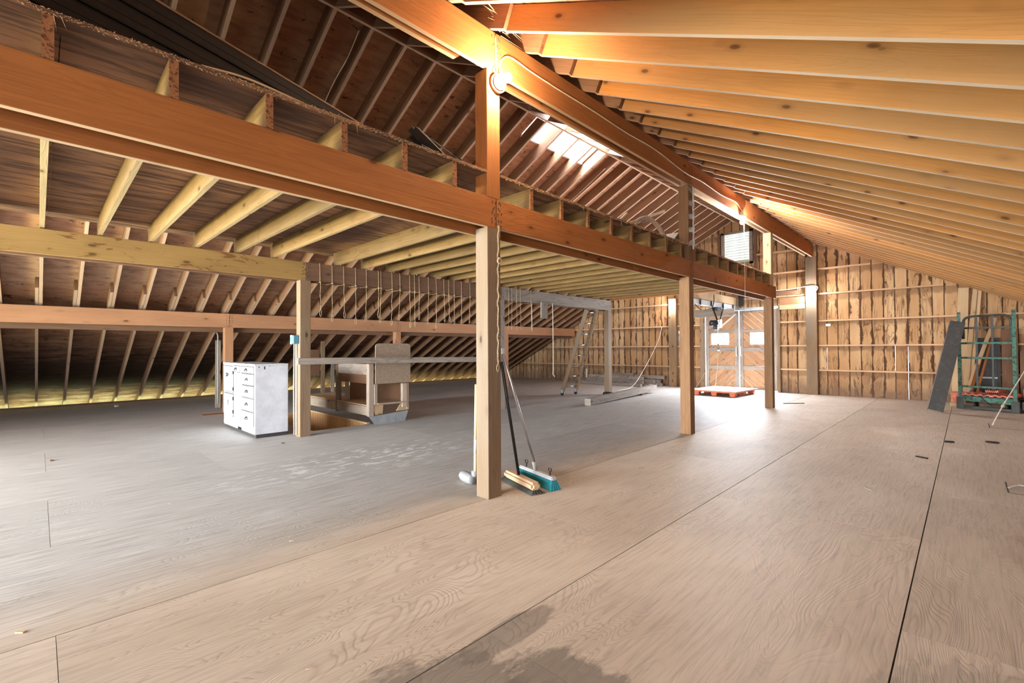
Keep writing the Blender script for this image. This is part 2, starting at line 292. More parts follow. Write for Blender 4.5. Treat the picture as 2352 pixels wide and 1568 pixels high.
def wall_mat():
    """rough vertical boards: UV.x runs across one board, UV.y is metres up the wall"""
    mt, n, b = nodes('rough_wall_boards')
    t = n.nodes.new('ShaderNodeTexCoord'); uv = t.outputs['UV']
    g = n.nodes.new('ShaderNodeNewGeometry'); ri = g.outputs['Random Per Island']
    off = vmath(n, 'SCALE', (1, 1, 1), 1.0); off.node.inputs[0].default_value = (13.0, 41.0, 7.0); n.links.new(ri, off.node.inputs[3])
    w = vmath(n, 'ADD', uv, off)
    s = n.nodes.new('ShaderNodeSeparateXYZ'); n.links.new(uv, s.inputs[0])
    ex = math_(n, 'ABSOLUTE', math_(n, 'SUBTRACT', s.outputs['X'], 0.5))       # 0 centre .. .5 edge
    wob = noise(n, vmath(n, 'MULTIPLY', w, (0.6, 2.2, 1)), 1.5, 3, 0.55, 0.5)
    grain = noise(n, vmath(n, 'MULTIPLY', w, (9.0, 1.2, 1)), 1.0, 4, 0.6, 0.6)
    base = mixc(n, ri, (0.44, 0.245, 0.115), (0.64, 0.44, 0.26))
    base = mixc(n, math_(n, 'MULTIPLY', ramp(n, grain, ((0.40, 0.0), (0.75, 1.0))), 0.35), base, (0.40, 0.21, 0.10))
    pat = noise(n, vmath(n, 'MULTIPLY', w, (0.9, 1.1, 1)), 1.0, 2)
    base = mixc(n, math_(n, 'MULTIPLY', ramp(n, pat, ((0.45, 0.0), (0.65, 1.0))), 0.45), base, (0.40, 0.20, 0.09))
    # waney dark edges: a thin line everywhere, with bulges
    wmask = ramp(n, noise(n, vmath(n, 'MULTIPLY', w, (0.2, 0.8, 1)), 1.0, 2), ((0.45, 0.15), (0.62, 1.0)))
    em = ramp(n, math_(n, 'ADD', ex, math_(n, 'MULTIPLY', math_(n, 'MULTIPLY', math_(n, 'SUBTRACT', wob, 0.40), wmask), 1.0)), ((0.44, 0.0), (0.52, 1.0)))
    base = mixc(n, math_(n, 'MULTIPLY', em, 0.9), base, (0.075, 0.036, 0.02))
    base = mixc(n, ramp(n, ex, ((0.465, 0.0), (0.485, 0.9))), base, (0.06, 0.03, 0.018))
    st2 = math_(n, 'ABSOLUTE', math_(n, 'SUBTRACT', noise(n, vmath(n, 'MULTIPLY', w, (1.8, 0.55, 1)), 1.6, 4, 0.6, 0.7), 0.5))
    sm2 = ramp(n, noise(n, vmath(n, 'MULTIPLY', w, (0.5, 1.2, 1)), 1.0, 2), ((0.46, 0.0), (0.58, 1.0)))
    base = mixc(n, math_(n, 'MULTIPLY', math_(n, 'MULTIPLY', ramp(n, st2, ((0.0, 1.0), (0.05, 0.0))), sm2), 0.75), base, (0.11, 0.05, 0.028))
    # bark streaks, drawn out along the board
    kn = noise(n, vmath(n, 'MULTIPLY', w, (1.5, 1.5, 1)), 1.0, 3, 0.55, 1.2)
    km = math_(n, 'ABSOLUTE', math_(n, 'SUBTRACT', kn, 0.55))
    km2 = ramp(n, noise(n, vmath(n, 'MULTIPLY', w, (0.6, 0.9, 1)), 1.3, 2), ((0.50, 0.0), (0.58, 1.0)))
    base = mixc(n, math_(n, 'MULTIPLY', math_(n, 'MULTIPLY', ramp(n, km, ((0.0, 1.0), (0.035, 0.0))), km2), 0.85), base, (0.075, 0.035, 0.02))
    # water marks that gather just under each girt; darker towards the wall foot
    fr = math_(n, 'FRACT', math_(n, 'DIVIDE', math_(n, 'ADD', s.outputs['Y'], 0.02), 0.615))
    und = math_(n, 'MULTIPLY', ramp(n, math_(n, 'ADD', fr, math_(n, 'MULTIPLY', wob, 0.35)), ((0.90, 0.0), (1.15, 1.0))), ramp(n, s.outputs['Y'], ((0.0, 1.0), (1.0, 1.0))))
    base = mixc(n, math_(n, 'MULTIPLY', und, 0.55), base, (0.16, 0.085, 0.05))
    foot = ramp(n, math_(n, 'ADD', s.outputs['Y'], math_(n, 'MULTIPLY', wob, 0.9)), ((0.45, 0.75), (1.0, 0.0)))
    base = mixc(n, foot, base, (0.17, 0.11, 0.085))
    n.links.new(base, b.inputs['Base Color']); b.inputs['Roughness'].default_value = 0.85; b.inputs['Specular IOR Level'].default_value = 0.15
    bump(n, b, grain, 0.3, 0.005)
    return mt
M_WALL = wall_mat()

# ------------------------------------------------------------ builders
def tag(o, label, cat, group=None):
    o['label'] = label; o['category'] = cat
    if group: o['group'] = group
    return o
def link(name, me, mt, parent=None, mat=None):
    me.materials.append(mt); o = bpy.data.objects.new(name, me); COL.objects.link(o)
    if mat is not None: o.matrix_world = mat
    if parent is not None:
        o.parent = parent
        pm = Matrix.LocRotScale(parent.location, parent.rotation_euler, None)
        o.matrix_basis = pm.inverted() @ (mat if mat is not None else Matrix())
    return o
def empty(name, loc, label, cat, group=None):
    o = bpy.data.objects.new(name, None); COL.objects.link(o); o.location = loc; o.empty_display_size = 0.2
    return tag(o, label, cat, group)
def bm_obj(name, bm, mt, parent=None, mat=None, smooth=False, edge=None):
    bmesh.ops.recalc_face_normals(bm, faces=bm.faces)
    me = bpy.data.meshes.new(name); bm.to_mesh(me); bm.free()
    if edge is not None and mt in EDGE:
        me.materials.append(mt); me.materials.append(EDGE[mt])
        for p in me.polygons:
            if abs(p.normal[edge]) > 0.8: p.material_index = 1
        o = bpy.data.objects.new(name, me); COL.objects.link(o)
        if mat is not None: o.matrix_world = mat
        if parent is not None:
            o.parent = parent; o.matrix_basis = Matrix.LocRotScale(parent.location, parent.rotation_euler, None).inverted() @ (mat if mat is not None else Matrix())
        return o
    if smooth:
        for p in me.polygons: p.use_smooth = True
    return link(name, me, mt, parent, mat)
def frame(p0, p1, up=(0, 0, 1)):
    p0 = Vector(p0); p1 = Vector(p1); x = (p1-p0).normalized(); u = Vector(up)
    if abs(x.dot(u)) > 0.99: u = Vector((0, 1, 0))
    y = u.cross(x).normalized(); z = x.cross(y)
    mm = Matrix((x, y, z)).transposed().to_4x4(); mm.translation = p0
    return mm, (p1-p0).length
def addbox(bm, lo, hi, M=None):
    vs = [Vector((x, y, z)) for x in (lo[0], hi[0]) for y in (lo[1], hi[1]) for z in (lo[2], hi[2])]
    if M is not None: vs = [M @ v for v in vs]
    v = [bm.verts.new(p) for p in vs]
    for f in ((0, 1, 3, 2), (4, 6, 7, 5), (0, 4, 5, 1), (2, 3, 7, 6), (0, 2, 6, 4), (1, 5, 7, 3)): bm.faces.new([v[i] for i in f])
    return v
def box(name, lo, hi, mt, parent=None, bev=0.003, long=None):
    """axis-aligned box given in world coordinates; local X runs along its longest side so the grain does too"""
    lo = Vector(lo); hi = Vector(hi); d = hi-lo; c = (lo+hi)/2
    ax = long if long is not None else max(range(3), key=lambda i: d[i])
    dirs = [Vector((1, 0, 0)), Vector((0, 1, 0)), Vector((0, 0, 1))]
    x = dirs[ax]; y = dirs[(ax+1) % 3]; z = dirs[(ax+2) % 3]
    mm = Matrix((x, y, z)).transposed().to_4x4(); mm.translation = c
    h = (d[ax]/2, d[(ax+1) % 3]/2, d[(ax+2) % 3]/2)
    bm = bmesh.new(); addbox(bm, [-q for q in h], h)
    if bev and min(h) > bev*1.5: bmesh.ops.bevel(bm, geom=bm.edges[:], offset=bev, segments=1, affect='EDGES')
    e = None
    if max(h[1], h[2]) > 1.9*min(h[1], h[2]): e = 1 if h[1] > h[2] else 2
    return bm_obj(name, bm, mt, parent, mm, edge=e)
def bar(name, p0, p1, w, h, mt, parent=None, up=(0, 0, 1), bev=0.002):
    mm, L = frame(p0, p1, up)
    bm = bmesh.new(); addbox(bm, (0, -w/2, -h/2), (L, w/2, h/2))
    if bev and min(w, h) > bev*3: bmesh.ops.bevel(bm, geom=bm.edges[:], offset=bev, segments=1, affect='EDGES')
    return bm_obj(name, bm, mt, parent, mm)
def prism(name, prof, th, mt, mat, parent=None, bev=0.002):
    """polygon in local XZ, extruded th along local Y (centred)"""
    bm = bmesh.new()
    A = [bm.verts.new((x, -th/2, z)) for x, z in prof]; B = [bm.verts.new((x, th/2, z)) for x, z in prof]
    k = len(prof); bm.faces.new(A); bm.faces.new(B[::-1])
    for i in range(k): bm.faces.new((A[i], A[(i+1) % k], B[(i+1) % k], B[i]))
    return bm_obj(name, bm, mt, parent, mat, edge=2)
def addtube(bm, pts, r, seg=8, closed=False, rr=None):
    pts = [Vector(p) for p in pts]; n = len(pts); rings = []
    prev = None
    for i, p in enumerate(pts):
        if closed: t = (pts[(i+1) % n]-pts[i-1]).normalized()
        else: t = ((pts[min(i+1, n-1)])-(pts[max(i-1, 0)])).normalized()
        if prev is None:
            ref = Vector((0, 0, 1)) if abs(t.z) < 0.9 else Vector((1, 0, 0))
            u = t.cross(ref).normalized()
        else:
            u = (prev-t*prev.dot(t)).normalized()
        prev = u; w = t.cross(u); q = rr[i] if rr else r
        rings.append([bm.verts.new(p+(u*math.cos(2*math.pi*j/seg)+w*math.sin(2*math.pi*j/seg))*q) for j in range(seg)])
    for i in range(n if closed else n-1):
        A = rings[i]; B = rings[(i+1) % n]
        for j in range(seg): bm.faces.new((A[j], A[(j+1) % seg], B[(j+1) % seg], B[j]))
    if not closed: bm.faces.new(rings[0][::-1]); bm.faces.new(rings[-1])
def tube(name, pts, r, mt, parent=None, seg=8, closed=False, rr=None, origin=None):
    o = Vector(origin) if origin else Vector(pts[0])
    bm = bmesh.new(); addtube(bm, [Vector(p)-o for p in pts], r, seg, closed, rr)
    return bm_obj(name, bm, mt, parent, Matrix.Translation(o), smooth=True)
def smoothpts(ctrl, k=8):
    P = [Vector(c) for c in ctrl]; P = [P[0]*2-P[1]]+P+[P[-1]*2-P[-2]]; out = []
    for i in range(1, len(P)-2):
        for j in range(k):
            t = j/k; p0, p1, p2, p3 = P[i-1:i+3]
            out.append(0.5*((2*p1)+(p2-p0)*t+(2*p0-5*p1+4*p2-p3)*t*t+(3*p1-p0-3*p2+p3)*t**3))
    out.append(P[-2]); return out
def lathe(name, prof, mt, p, axis, parent=None, seg=24):
    """profile of (radius, height) turned about an axis"""
    mm, _ = frame(p, Vector(p)+Vector(axis)); bm = bmesh.new(); rings = []
    for r, h in prof:
        rings.append([bm.verts.new((h, r*math.cos(2*math.pi*j/seg), r*math.sin(2*math.pi*j/seg))) for j in range(seg)])
    for A, B in zip(rings, rings[1:]):
        for j in range(seg): bm.faces.new((A[j], A[(j+1) % seg], B[(j+1) % seg], B[j]))
    bm.faces.new(rings[0]); bm.faces.new(rings[-1][::-1])
    return bm_obj(name, bm, mt, parent, mm, smooth=True)
def struct(o): o['kind'] = 'structure'; return o
def dup(root, delta, label=None, group=None, rz=None):
    r = root.copy(); COL.objects.link(r); r.location = root.location+Vector(delta)
    if rz is not None: r.rotation_euler.z += rz
    if label: r['label'] = label
    if group: r['group'] = group
    for ch in list(root.children):
        c = ch.copy(); COL.objects.link(c); c.parent = r; c.matrix_basis = ch.matrix_basis.copy()
        for g in ch.children:
            d = g.copy(); COL.objects.link(d); d.parent = c; d.matrix_basis = g.matrix_basis.copy()
    return r

RX, RZ, SL = -4.5, 4.62, 0.5        # ridge and roof pitch (line of the rafters' lower edges)
def roofz(x): return RZ-SL*abs(x-RX)
RD = 0.205                            # vertical depth of a rafter
YF = 13.4                             # inside face of the far gable wall
YN = -4.8
PY = (2.44, 6.12, 9.82)               # post rows

# ------------------------------------------------------------ setting: floor
HX0, HX1, HY0, HY1 = -8.85, -6.69, 2.76, 3.62        # stair opening
def build_floor():
    bm = bmesh.new(); th = 0.02
    def put(x0, x1, y0, y1):
        if x1-x0 < 0.02 or y1-y0 < 0.02: return
        g = 0.003; addbox(bm, (x0+g, y0+0.001, -th), (x1-g, y1-0.001, 0))
    edges = [4.7, 3.45, 2.23, 1.01, -0.208, -1.417, -2.684, -3.91, -5.13, -6.35, -7.57, -8.79, -10.01, -11.23, -12.45, -13.5]
    for i in range(len(edges)-1):
        x1, x0 = edges[i], edges[i+1]
        y = (1.302 if i % 2 == 0 else 0.058) - 2.44*3
        while y < 13.5:
            a0, a1 = max(y, YN), min(y+2.44, YF)
            if a1 > a0:
                if x0 < HX1 and x1 > HX0 and a0 < HY1 and a1 > HY0:
                    put(x0, x1, a0, min(a1, HY0)); put(x0, x1, max(a0, HY1), a1)
                    put(x0, min(x1, HX0), max(a0, HY0), min(a1, HY1)); put(max(x0, HX1), x1, max(a0, HY0), min(a1, HY1))
                else: put(x0, x1, a0, a1)
            y += 2.44
    return struct(bm_obj('floor', bm, M_FLOOR))
build_floor()
bm = bmesh.new()
for lo, hi in (((-13.5, YN, -0.06), (HX0, YF, -0.0205)), ((HX1, YN, -0.06), (4.7, YF, -0.0205)), ((HX0, YN, -0.06), (HX1, HY0, -0.0205)), ((HX0, HY1, -0.06), (HX1, YF, -0.0205))): addbox(bm, lo, hi)
struct(bm_obj('floor', bm, M_DARKLINE))
bm = bmesh.new()
addbox(bm, (-40, -30, -3.1), (30, 40, -3.0)); struct(bm_obj('floor', bm, M_GRASS)).name = 'floor_outside_grass'
bpy.data.objects['floor_outside_grass'].name = 'floor'
# stairwell lining
def stairwell():
    for nm, lo, hi, alongx in (('trim_1', (HX0, HY1-0.018, -1.6), (HX1, HY1-0.0005, -0.004), True), ('trim_2', (HX0, HY0, -1.6), (HX0+0.018, HY1-0.02, -0.004), False), ('trim_3', (HX0+0.02, HY0, -1.6), (HX1, HY0+0.018, -0.004), True)):
        bm = bmesh.new(); x = lo[0] if alongx else lo[1]; e = hi[0] if alongx else hi[1]
        while x < e-0.01:
            w = min(0.105, e-x)
            # local X = up, so the grain stands upright
            if alongx: bb = ((lo[2], lo[1], -(x+w-0.008)), (hi[2], hi[1], -x))
            else: bb = ((lo[2], x, -hi[0]), (hi[2], x+w-0.004, -lo[0]))
            addbox(bm, bb[0], bb[1]); x += w
        mm = Matrix(((0, 0, -1, 0), (0, 1, 0, 0), (1, 0, 0, 0), (0, 0, 0, 1)))
        struct(bm_obj(nm, bm, M_STAIR, None, mm))
    struct(box('trim_4', (HX0, HY1-0.03, -0.0015), (HX1, HY1+0.02, 0.022), M_PALE))
    struct(box('trim_5', (HX1-0.012, HY0, -0.75), (HX1, HY0+0.03, 0.0), M_PALE))
    struct(box('floor', (HX0, HY0, -1.62), (HX1, HY1, -1.6), M_STAIR))
stairwell()
struct(box('trim_6', (-13.56, YN, -0.06), (-13.5, YF, 0.035), M_BRWN))

# ------------------------------------------------------------ setting: roof sheathing (with the cupola opening at the ridge)
CY0, CY1, CXW = 5.36, 6.98, 0.52
def roof(side, nm, mt):
    bm = bmesh.new(); t = 0.014
    xe = RX+side*10.2
    def quad(xa, xb, y0, y1):
        za, zb = roofz(xa)+RD+0.004, roofz(xb)+RD+0.004
        A = [(xa, y0, za), (xb, y0, zb), (xb, y1, zb), (xa, y1, za)]
        lo = [bm.verts.new(p) for p in A]; up = [bm.verts.new((p[0], p[1], p[2]+t)) for p in A]
        bm.faces.new(lo); bm.faces.new(up[::-1])
        for i in range(4): bm.faces.new((lo[i], lo[(i+1) % 4], up[(i+1) % 4], up[i]))
    step = 1.09; x = RX; k = 0
    cuts = [RX, RX+side*CXW]
    while abs(cuts[-1]-RX) < 10.1: cuts.append(cuts[-1]+side*step)
    cuts[-1] = xe
    for i in range(len(cuts)-1):
        xa, xb = cuts[i], cuts[i+1]
        if i == 0: quad(xa, xb, YN, CY0); quad(xa, xb, CY1, YF+0.3)
        else:
            y = YN-1.2*(i % 2)
            while y < YF+0.3:
                quad(xa, xb, max(y, YN), min(y+2.44, YF+0.3)); y += 2.44
    return struct(bm_obj(nm, bm, mt))
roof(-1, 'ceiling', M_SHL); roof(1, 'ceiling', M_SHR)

# cupola over the ridge opening
cup = empty('cupola', (RX, (CY0+CY1)/2, 4.85), 'white painted ridge cupola glowing with daylight above the rafters', 'cupola')
for sx in (-1, 1):
    zb = roofz(RX+sx*CXW)+RD
    box('curb', (RX+sx*CXW-0.02, CY0, zb-0.02), (RX+sx*CXW+0.02, CY1, zb+0.16), M_SKYW, cup)
    for yy in (CY0, CY0+0.54, CY0+1.08, CY1):
        box('corner_post', (RX+sx*CXW-0.03, yy-0.03, zb+0.161), (RX+sx*CXW+0.03, yy+0.03, 5.55), M_SKYW, cup)
for yy in (CY0, CY1):
    bmx = bmesh.new(); addbox(bmx, (RX-CXW, yy-0.015, 4.85), (RX+CXW, yy+0.015, 5.05)); bm_obj('end_panel', bmx, M_SKYW, cup, Matrix.Translation((0, 0, 0)))
for sx in (-1, 1):
    mm, L = frame((RX+sx*(CXW+0.15), CY0-0.15, 5.5), (RX+sx*(CXW+0.15), CY1+0.15, 5.5))
    bmx = bmesh.new(); A = [(RX+sx*(CXW+0.15), 5.5), (RX, 5.95), (RX, 5.98), (RX+sx*(CXW+0.15), 5.53)]
    va = [bmx.verts.new((x, CY0-0.15, z)) for x, z in A]; vb = [bmx.verts.new((x, CY1+0.15, z)) for x, z in A]
    bmx.faces.new(va); bmx.faces.new(vb[::-1])
    for i in range(4): bmx.faces.new((va[i], va[(i+1) % 4], vb[(i+1) % 4], vb[i]))
    bm_obj('cupola_roof', bmx, M_SKYW, cup)

# ------------------------------------------------------------ setting: far gable wall of vertical boards
DX0, DX1, DZ = -5.32, -3.49, 2.20       # hay door opening
VX0, VX1, VZ0, VZ1 = -4.79, -4.10, 3.46, 4.28  # louvred opening
LEAKS = [(-1.149, 0.62, 1.18), (-0.981, 0.0, 1.16), (-9.553, 0.62, 1.17), (-9.2, 1.2, 1.55), (-8.86, 0.9, 2.3), (-2.50, 0.62, 1.15), (-5.36, 0.05, 2.1), (-0.25, 0.0, 0.6), (0.37, 0.3, 0.85), (0.82, 0.0, 1.4), (-9.9, 0.7, 1.1)]
def far_wall():
    bm = bmesh.new(); uvl = bm.loops.layers.uv.new('UVMap')
    leaks = LEAKS
    def poly(x0, x1, z0a, z1a):
        # board between x0,x1 clipped by the roof line
        zt = lambda x: min(z1a, roofz(x)+RD)
        pts = [(x0, z0a), (x1, z0a), (x1, zt(x1))]
        if x0 < RX < x1 and z1a > 4.6: pts.append((RX, zt(RX)))
        pts.append((x0, zt(x0)))
        if min(zt(x0), zt(x1)) <= z0a+0.01: return
        fr = [bm.verts.new((x, YF, z)) for x, z in pts]; bk = [bm.verts.new((x, YF+0.022, z)) for x, z in pts]
        k = len(pts); fs = [bm.faces.new(fr), bm.faces.new(bk[::-1])]
        for i in range(k): fs.append(bm.faces.new((fr[i], fr[(i+1) % k], bk[(i+1) % k], bk[i])))
        for f in fs:
            for l in f.loops: l[uvl].uv = ((l.vert.co.x-x0)/(x1-x0), l.vert.co.z)
    rnd = random.Random(3); x = -13.7
    while x < 4.7:
        w = rnd.uniform(0.185, 0.225); x1 = min(x+w, 4.7); gap = 0.0015
        for stop in (DX0-0.015, DX1+0.015, VX0, VX1):
            if x < stop-0.02 and x1 > stop-0.05: x1 = stop; break
        segs = [(-0.06, 6.0)]
        mid = (x+x1)/2
        if DX0-0.02 < mid < DX1+0.02: segs = [(DZ, 6.0)]
        if VX0 < mid < VX1: segs = [(s0, VZ0) for s0, _ in segs]+[(VZ1, 6.0)]
        lk = [l for l in leaks if x < l[0] <= x1]
        for s0, s1 in segs:
            if lk and s0 < lk[0][1]+0.2:
                l = lk[0]
                g2 = 0.035 if l[0] == -5.36 else 0.006
                if l[1] > s0: poly(x+gap, x1-gap, s0, l[1])
                poly(x+gap, x1-g2, l[1], l[2]); poly(x+gap, x1-gap, l[2], s1)
            else: poly(x+gap, x1-gap, s0, s1)
        x = x1
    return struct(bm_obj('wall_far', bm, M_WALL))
far_wall()
# thin battens outside close most joints so only a few slits leak light
bm = bmesh.new()
rnd = random.Random(3); x = -13.7
while x < 4.7:
    w = rnd.uniform(0.185, 0.225); x1 = min(x+w, 4.7)
    for stop in (DX0-0.015, DX1+0.015, VX0, VX1):
        if x < stop-0.02 and x1 > stop-0.05: x1 = stop; break
    inopen = DX0-0.03 < x1 < DX1+0.03; inv = VX0-0.01 < x1 < VX1+0.01
    leak = [l for l in LEAKS if x < l[0] <= x1]
    zt = roofz(x1)+RD-0.02
    if zt > 0.1:
        segs = [(DZ if inopen else -0.06, zt)]
        if leak: segs = [(segs[0][0], leak[0][1]), (leak[0][2], zt)]
        if inv: segs = [(segs[0][0], VZ0), (VZ1, zt)]
        for s0, s1 in segs:
            if s1 > s0: addbox(bm, (x1-0.012, YF+0.023, s0), (x1+0.012, YF+0.03, s1))
    x = x1
struct(bm_obj('trim_7', bm, M_BRWN))
# near gable wall with its wide doorway
bm = bmesh.new(); uvl = bm.loops.layers.uv.new('UVMap'); x = -13.7
while x < 4.7:
    x1 = min(x+0.2, 4.7); mid = (x+x1)/2
    z0 = 2.55 if (-8.8 < mid < -2.4 or -0.5 < mid < 2.9) else -0.06
    z1 = min(roofz(x), roofz(x1))+RD
    if z1 > z0:
        vs = addbox(bm, (x+0.001, YN-0.022, z0), (x1-0.001, YN, z1))
    x = x1
for f in bm.faces:
    for l in f.loops: l[uvl].uv = ((l.vert.co.x*5+0.5) % 1.0, l.vert.co.z)
struct(bm_obj('wall_near', bm, M_WALL))

# girts: flat rails nailed across the far wall between its posts
wall_posts_x = [(-6.37, -6.14), (-2.81, -2.58)]
GL = []
for z in (0.60, 1.20, 1.80, 2.46, 3.07, 3.62):
    half = (RZ-z-0.07)/SL; xl, xr = RX-half, RX+half
    spans = [(xl, -6.38), (-6.13, -5.43), (-3.40, -2.82), (-2.57, xr)] if z < 2.3 else ([(xl, -6.38), (-6.13, -2.82), (-2.57, xr)] if z < 2.6 else [(xl, -4.9), (-3.98, -2.82), (-2.57, xr)])
    if 3.0 < z < 3.3: spans = [(xl, -2.82), (-2.57, xr)]
    for i, (x0, x1) in enumerate(spans):
        if x1-x0 < 0.1: continue
        o = box('wall_girt', (x0, YF-0.085, z-0.019), (x1, YF-0.001, z+0.019), M_GIRT)
        side = {-1: 'left of the door post', 0: 'between door post and door', 1: 'right of the tall wall post'}[-1 if x1 < -6.3 else (1 if x0 > -2.7 else 0)]
        rows = {0.60: 'lowest', 1.20: 'second lowest', 1.80: 'third', 2.46: 'fourth', 3.07: 'fifth', 3.62: 'topmost'}
        if side.startswith('between'): side = 'between door and tall wall post' if x0 > -4 else ('between left door post and door jamb' if x1 < -5 else 'above the hay door')
        tag(o, '%s rail nailed on the far board wall, %s' % (rows[z], side), 'rail')

# posts in the far wall
o = box('wall_post', (-2.81, YF-0.17, 0), (-2.58, YF-0.001, 3.38), M_POST); tag(o, 'tall doubled timber post on far wall carrying the end of the high beam', 'post')
o = box('wall_post', (-6.37, YF-0.17, 0), (-6.14, YF-0.001, 2.62), M_POST); tag(o, 'pale timber post on far wall left of the hay door, bulb near its top', 'post')
o = box('door_jamb', (-5.45, YF-0.12, 0), (-5.345, YF-0.001, 2.2), M_POST); tag(o, 'orange jamb timber left of the hay door with daylight beside it', 'post')
o = box('door_jamb', (-3.47, YF-0.12, 0), (-3.40, YF-0.001, 2.2), M_POST); tag(o, 'narrow jamb timber right of the hay door', 'post')
o = box('door_header', (-3.395, YF-0.14, 2.12), (-2.82, YF-0.002, 2.24), M_PALE); tag(o, 'pale short board between the hay door and the tall wall post, lower of two', 'beam')
o = box('door_header', (-3.395, YF-0.14, 2.245), (-2.82, YF-0.002, 2.42), M_SAL); tag(o, 'brown short board between the hay door and the tall wall post, upper of two', 'beam')
o = box('wall_board', (-5.9, YF-0.05, 2.50), (-3.0, YF-0.003, 2.60), M_BRWN)
tag(o, 'dark plank across the far wall above the hay door', 'board')
o = box('door_track', (-5.5, YF-0.17, 2.16), (-3.42, YF-0.12, 2.225), M_GALV); tag(o, 'pale metal sliding track above the hay door', 'track')

# ------------------------------------------------------------ hay doors: two leaves of diagonal boards with four-pane lights
def clip(poly, x0, x1, z0, z1):
    for ax, s, lim in ((0, 1, x0), (0, -1, x1), (1, 1, z0), (1, -1, z1)):
        out = []
        for i in range(len(poly)):
            p, q = poly[i], poly[(i+1) % len(poly)]; dp, dq = s*(p[ax]-lim), s*(q[ax]-lim)
            if dp >= 0: out.append(p)
            if dp*dq < 0: t = dp/(dp-dq); out.append((p[0]+(q[0]-p[0])*t, p[1]+(q[1]-p[1])*t))
        poly = out
        if len(poly) < 3: return []
    return poly
def diag_panel(name, x0, x1, z0, z1, ang, parent, hole=None):
    bm = bmesh.new(); uvl = bm.loops.layers.uv.new('UVMap')
    d = Vector((math.cos(ang), math.sin(ang))); nn = Vector((-d.y, d.x)); c = Vector(((x0+x1)/2, (z0+z1)/2)); rnd = random.Random(int(x0*100+z0*10))
    t = -1.6
    while t < 1.6:
        w = rnd.uniform(0.10, 0.14)
        P = [c+nn*t+d*(-3), c+nn*t+d*3, c+nn*(t+w-0.004)+d*3, c+nn*(t+w-0.004)+d*(-3)]
        regs = [(x0, x1, z0, z1)] if not hole else [(x0, hole[0], z0, z1), (hole[1], x1, z0, z1), (hole[0], hole[1], z0, hole[2]), (hole[0], hole[1], hole[3], z1)]
        for rg in regs:
            pl = clip([tuple(p) for p in P], *rg)
            if len(pl) < 3: continue
            fr = [bm.verts.new((p[0], YF-0.03, p[1])) for p in pl]; bk = [bm.verts.new((p[0], YF-0.012, p[1])) for p in pl]
            k = len(pl); fs = [bm.faces.new(fr), bm.faces.new(bk[::-1])]+[bm.faces.new((fr[i], fr[(i+1) % k], bk[(i+1) % k], bk[i])) for i in range(k)]
            for f in fs:
                for l in f.loops:
                    q = Vector((l.vert.co.x, l.vert.co.z))-c
                    l[uvl].uv = ((q.dot(nn)-t)/w, q.dot(d)+5+t)
        t += w
    return bm_obj(name, bm, M_DOORB, parent)
def door_board_mat():
    mt, n, b = nodes('diagonal_door_boards')
    t = n.nodes.new('ShaderNodeTexCoord'); g = n.nodes.new('ShaderNodeNewGeometry'); ri = g.outputs['Random Per Island']
    off = vmath(n, 'SCALE', (1, 1, 1), 1.0); off.node.inputs[0].default_value = (13.0, 41.0, 7.0); n.links.new(ri, off.node.inputs[3])
    w = vmath(n, 'ADD', t.outputs['UV'], off)
    gr = noise(n, vmath(n, 'MULTIPLY', w, (5.0, 0.9, 1)), 1.4, 4, 0.6, 0.8)
    kn = ramp(n, noise(n, vmath(n, 'MULTIPLY', w, (1.2, 2.5, 1)), 1.8, 2), ((0.66, 0.0), (0.70, 1.0)))
    base = mixc(n, ri, (0.40, 0.205, 0.105), (0.52, 0.30, 0.165))
    base = mixc(n, math_(n, 'MULTIPLY', ramp(n, gr, ((0.45, 0.0), (0.7, 1.0))), 0.6), base, (0.26, 0.12, 0.065))
    base = mixc(n, math_(n, 'MULTIPLY', kn, 0.7), base, (0.09, 0.045, 0.03))
    n.links.new(base, b.inputs['Base Color']); b.inputs['Roughness'].default_value = 0.8
    return mt
M_DOORB = door_board_mat()
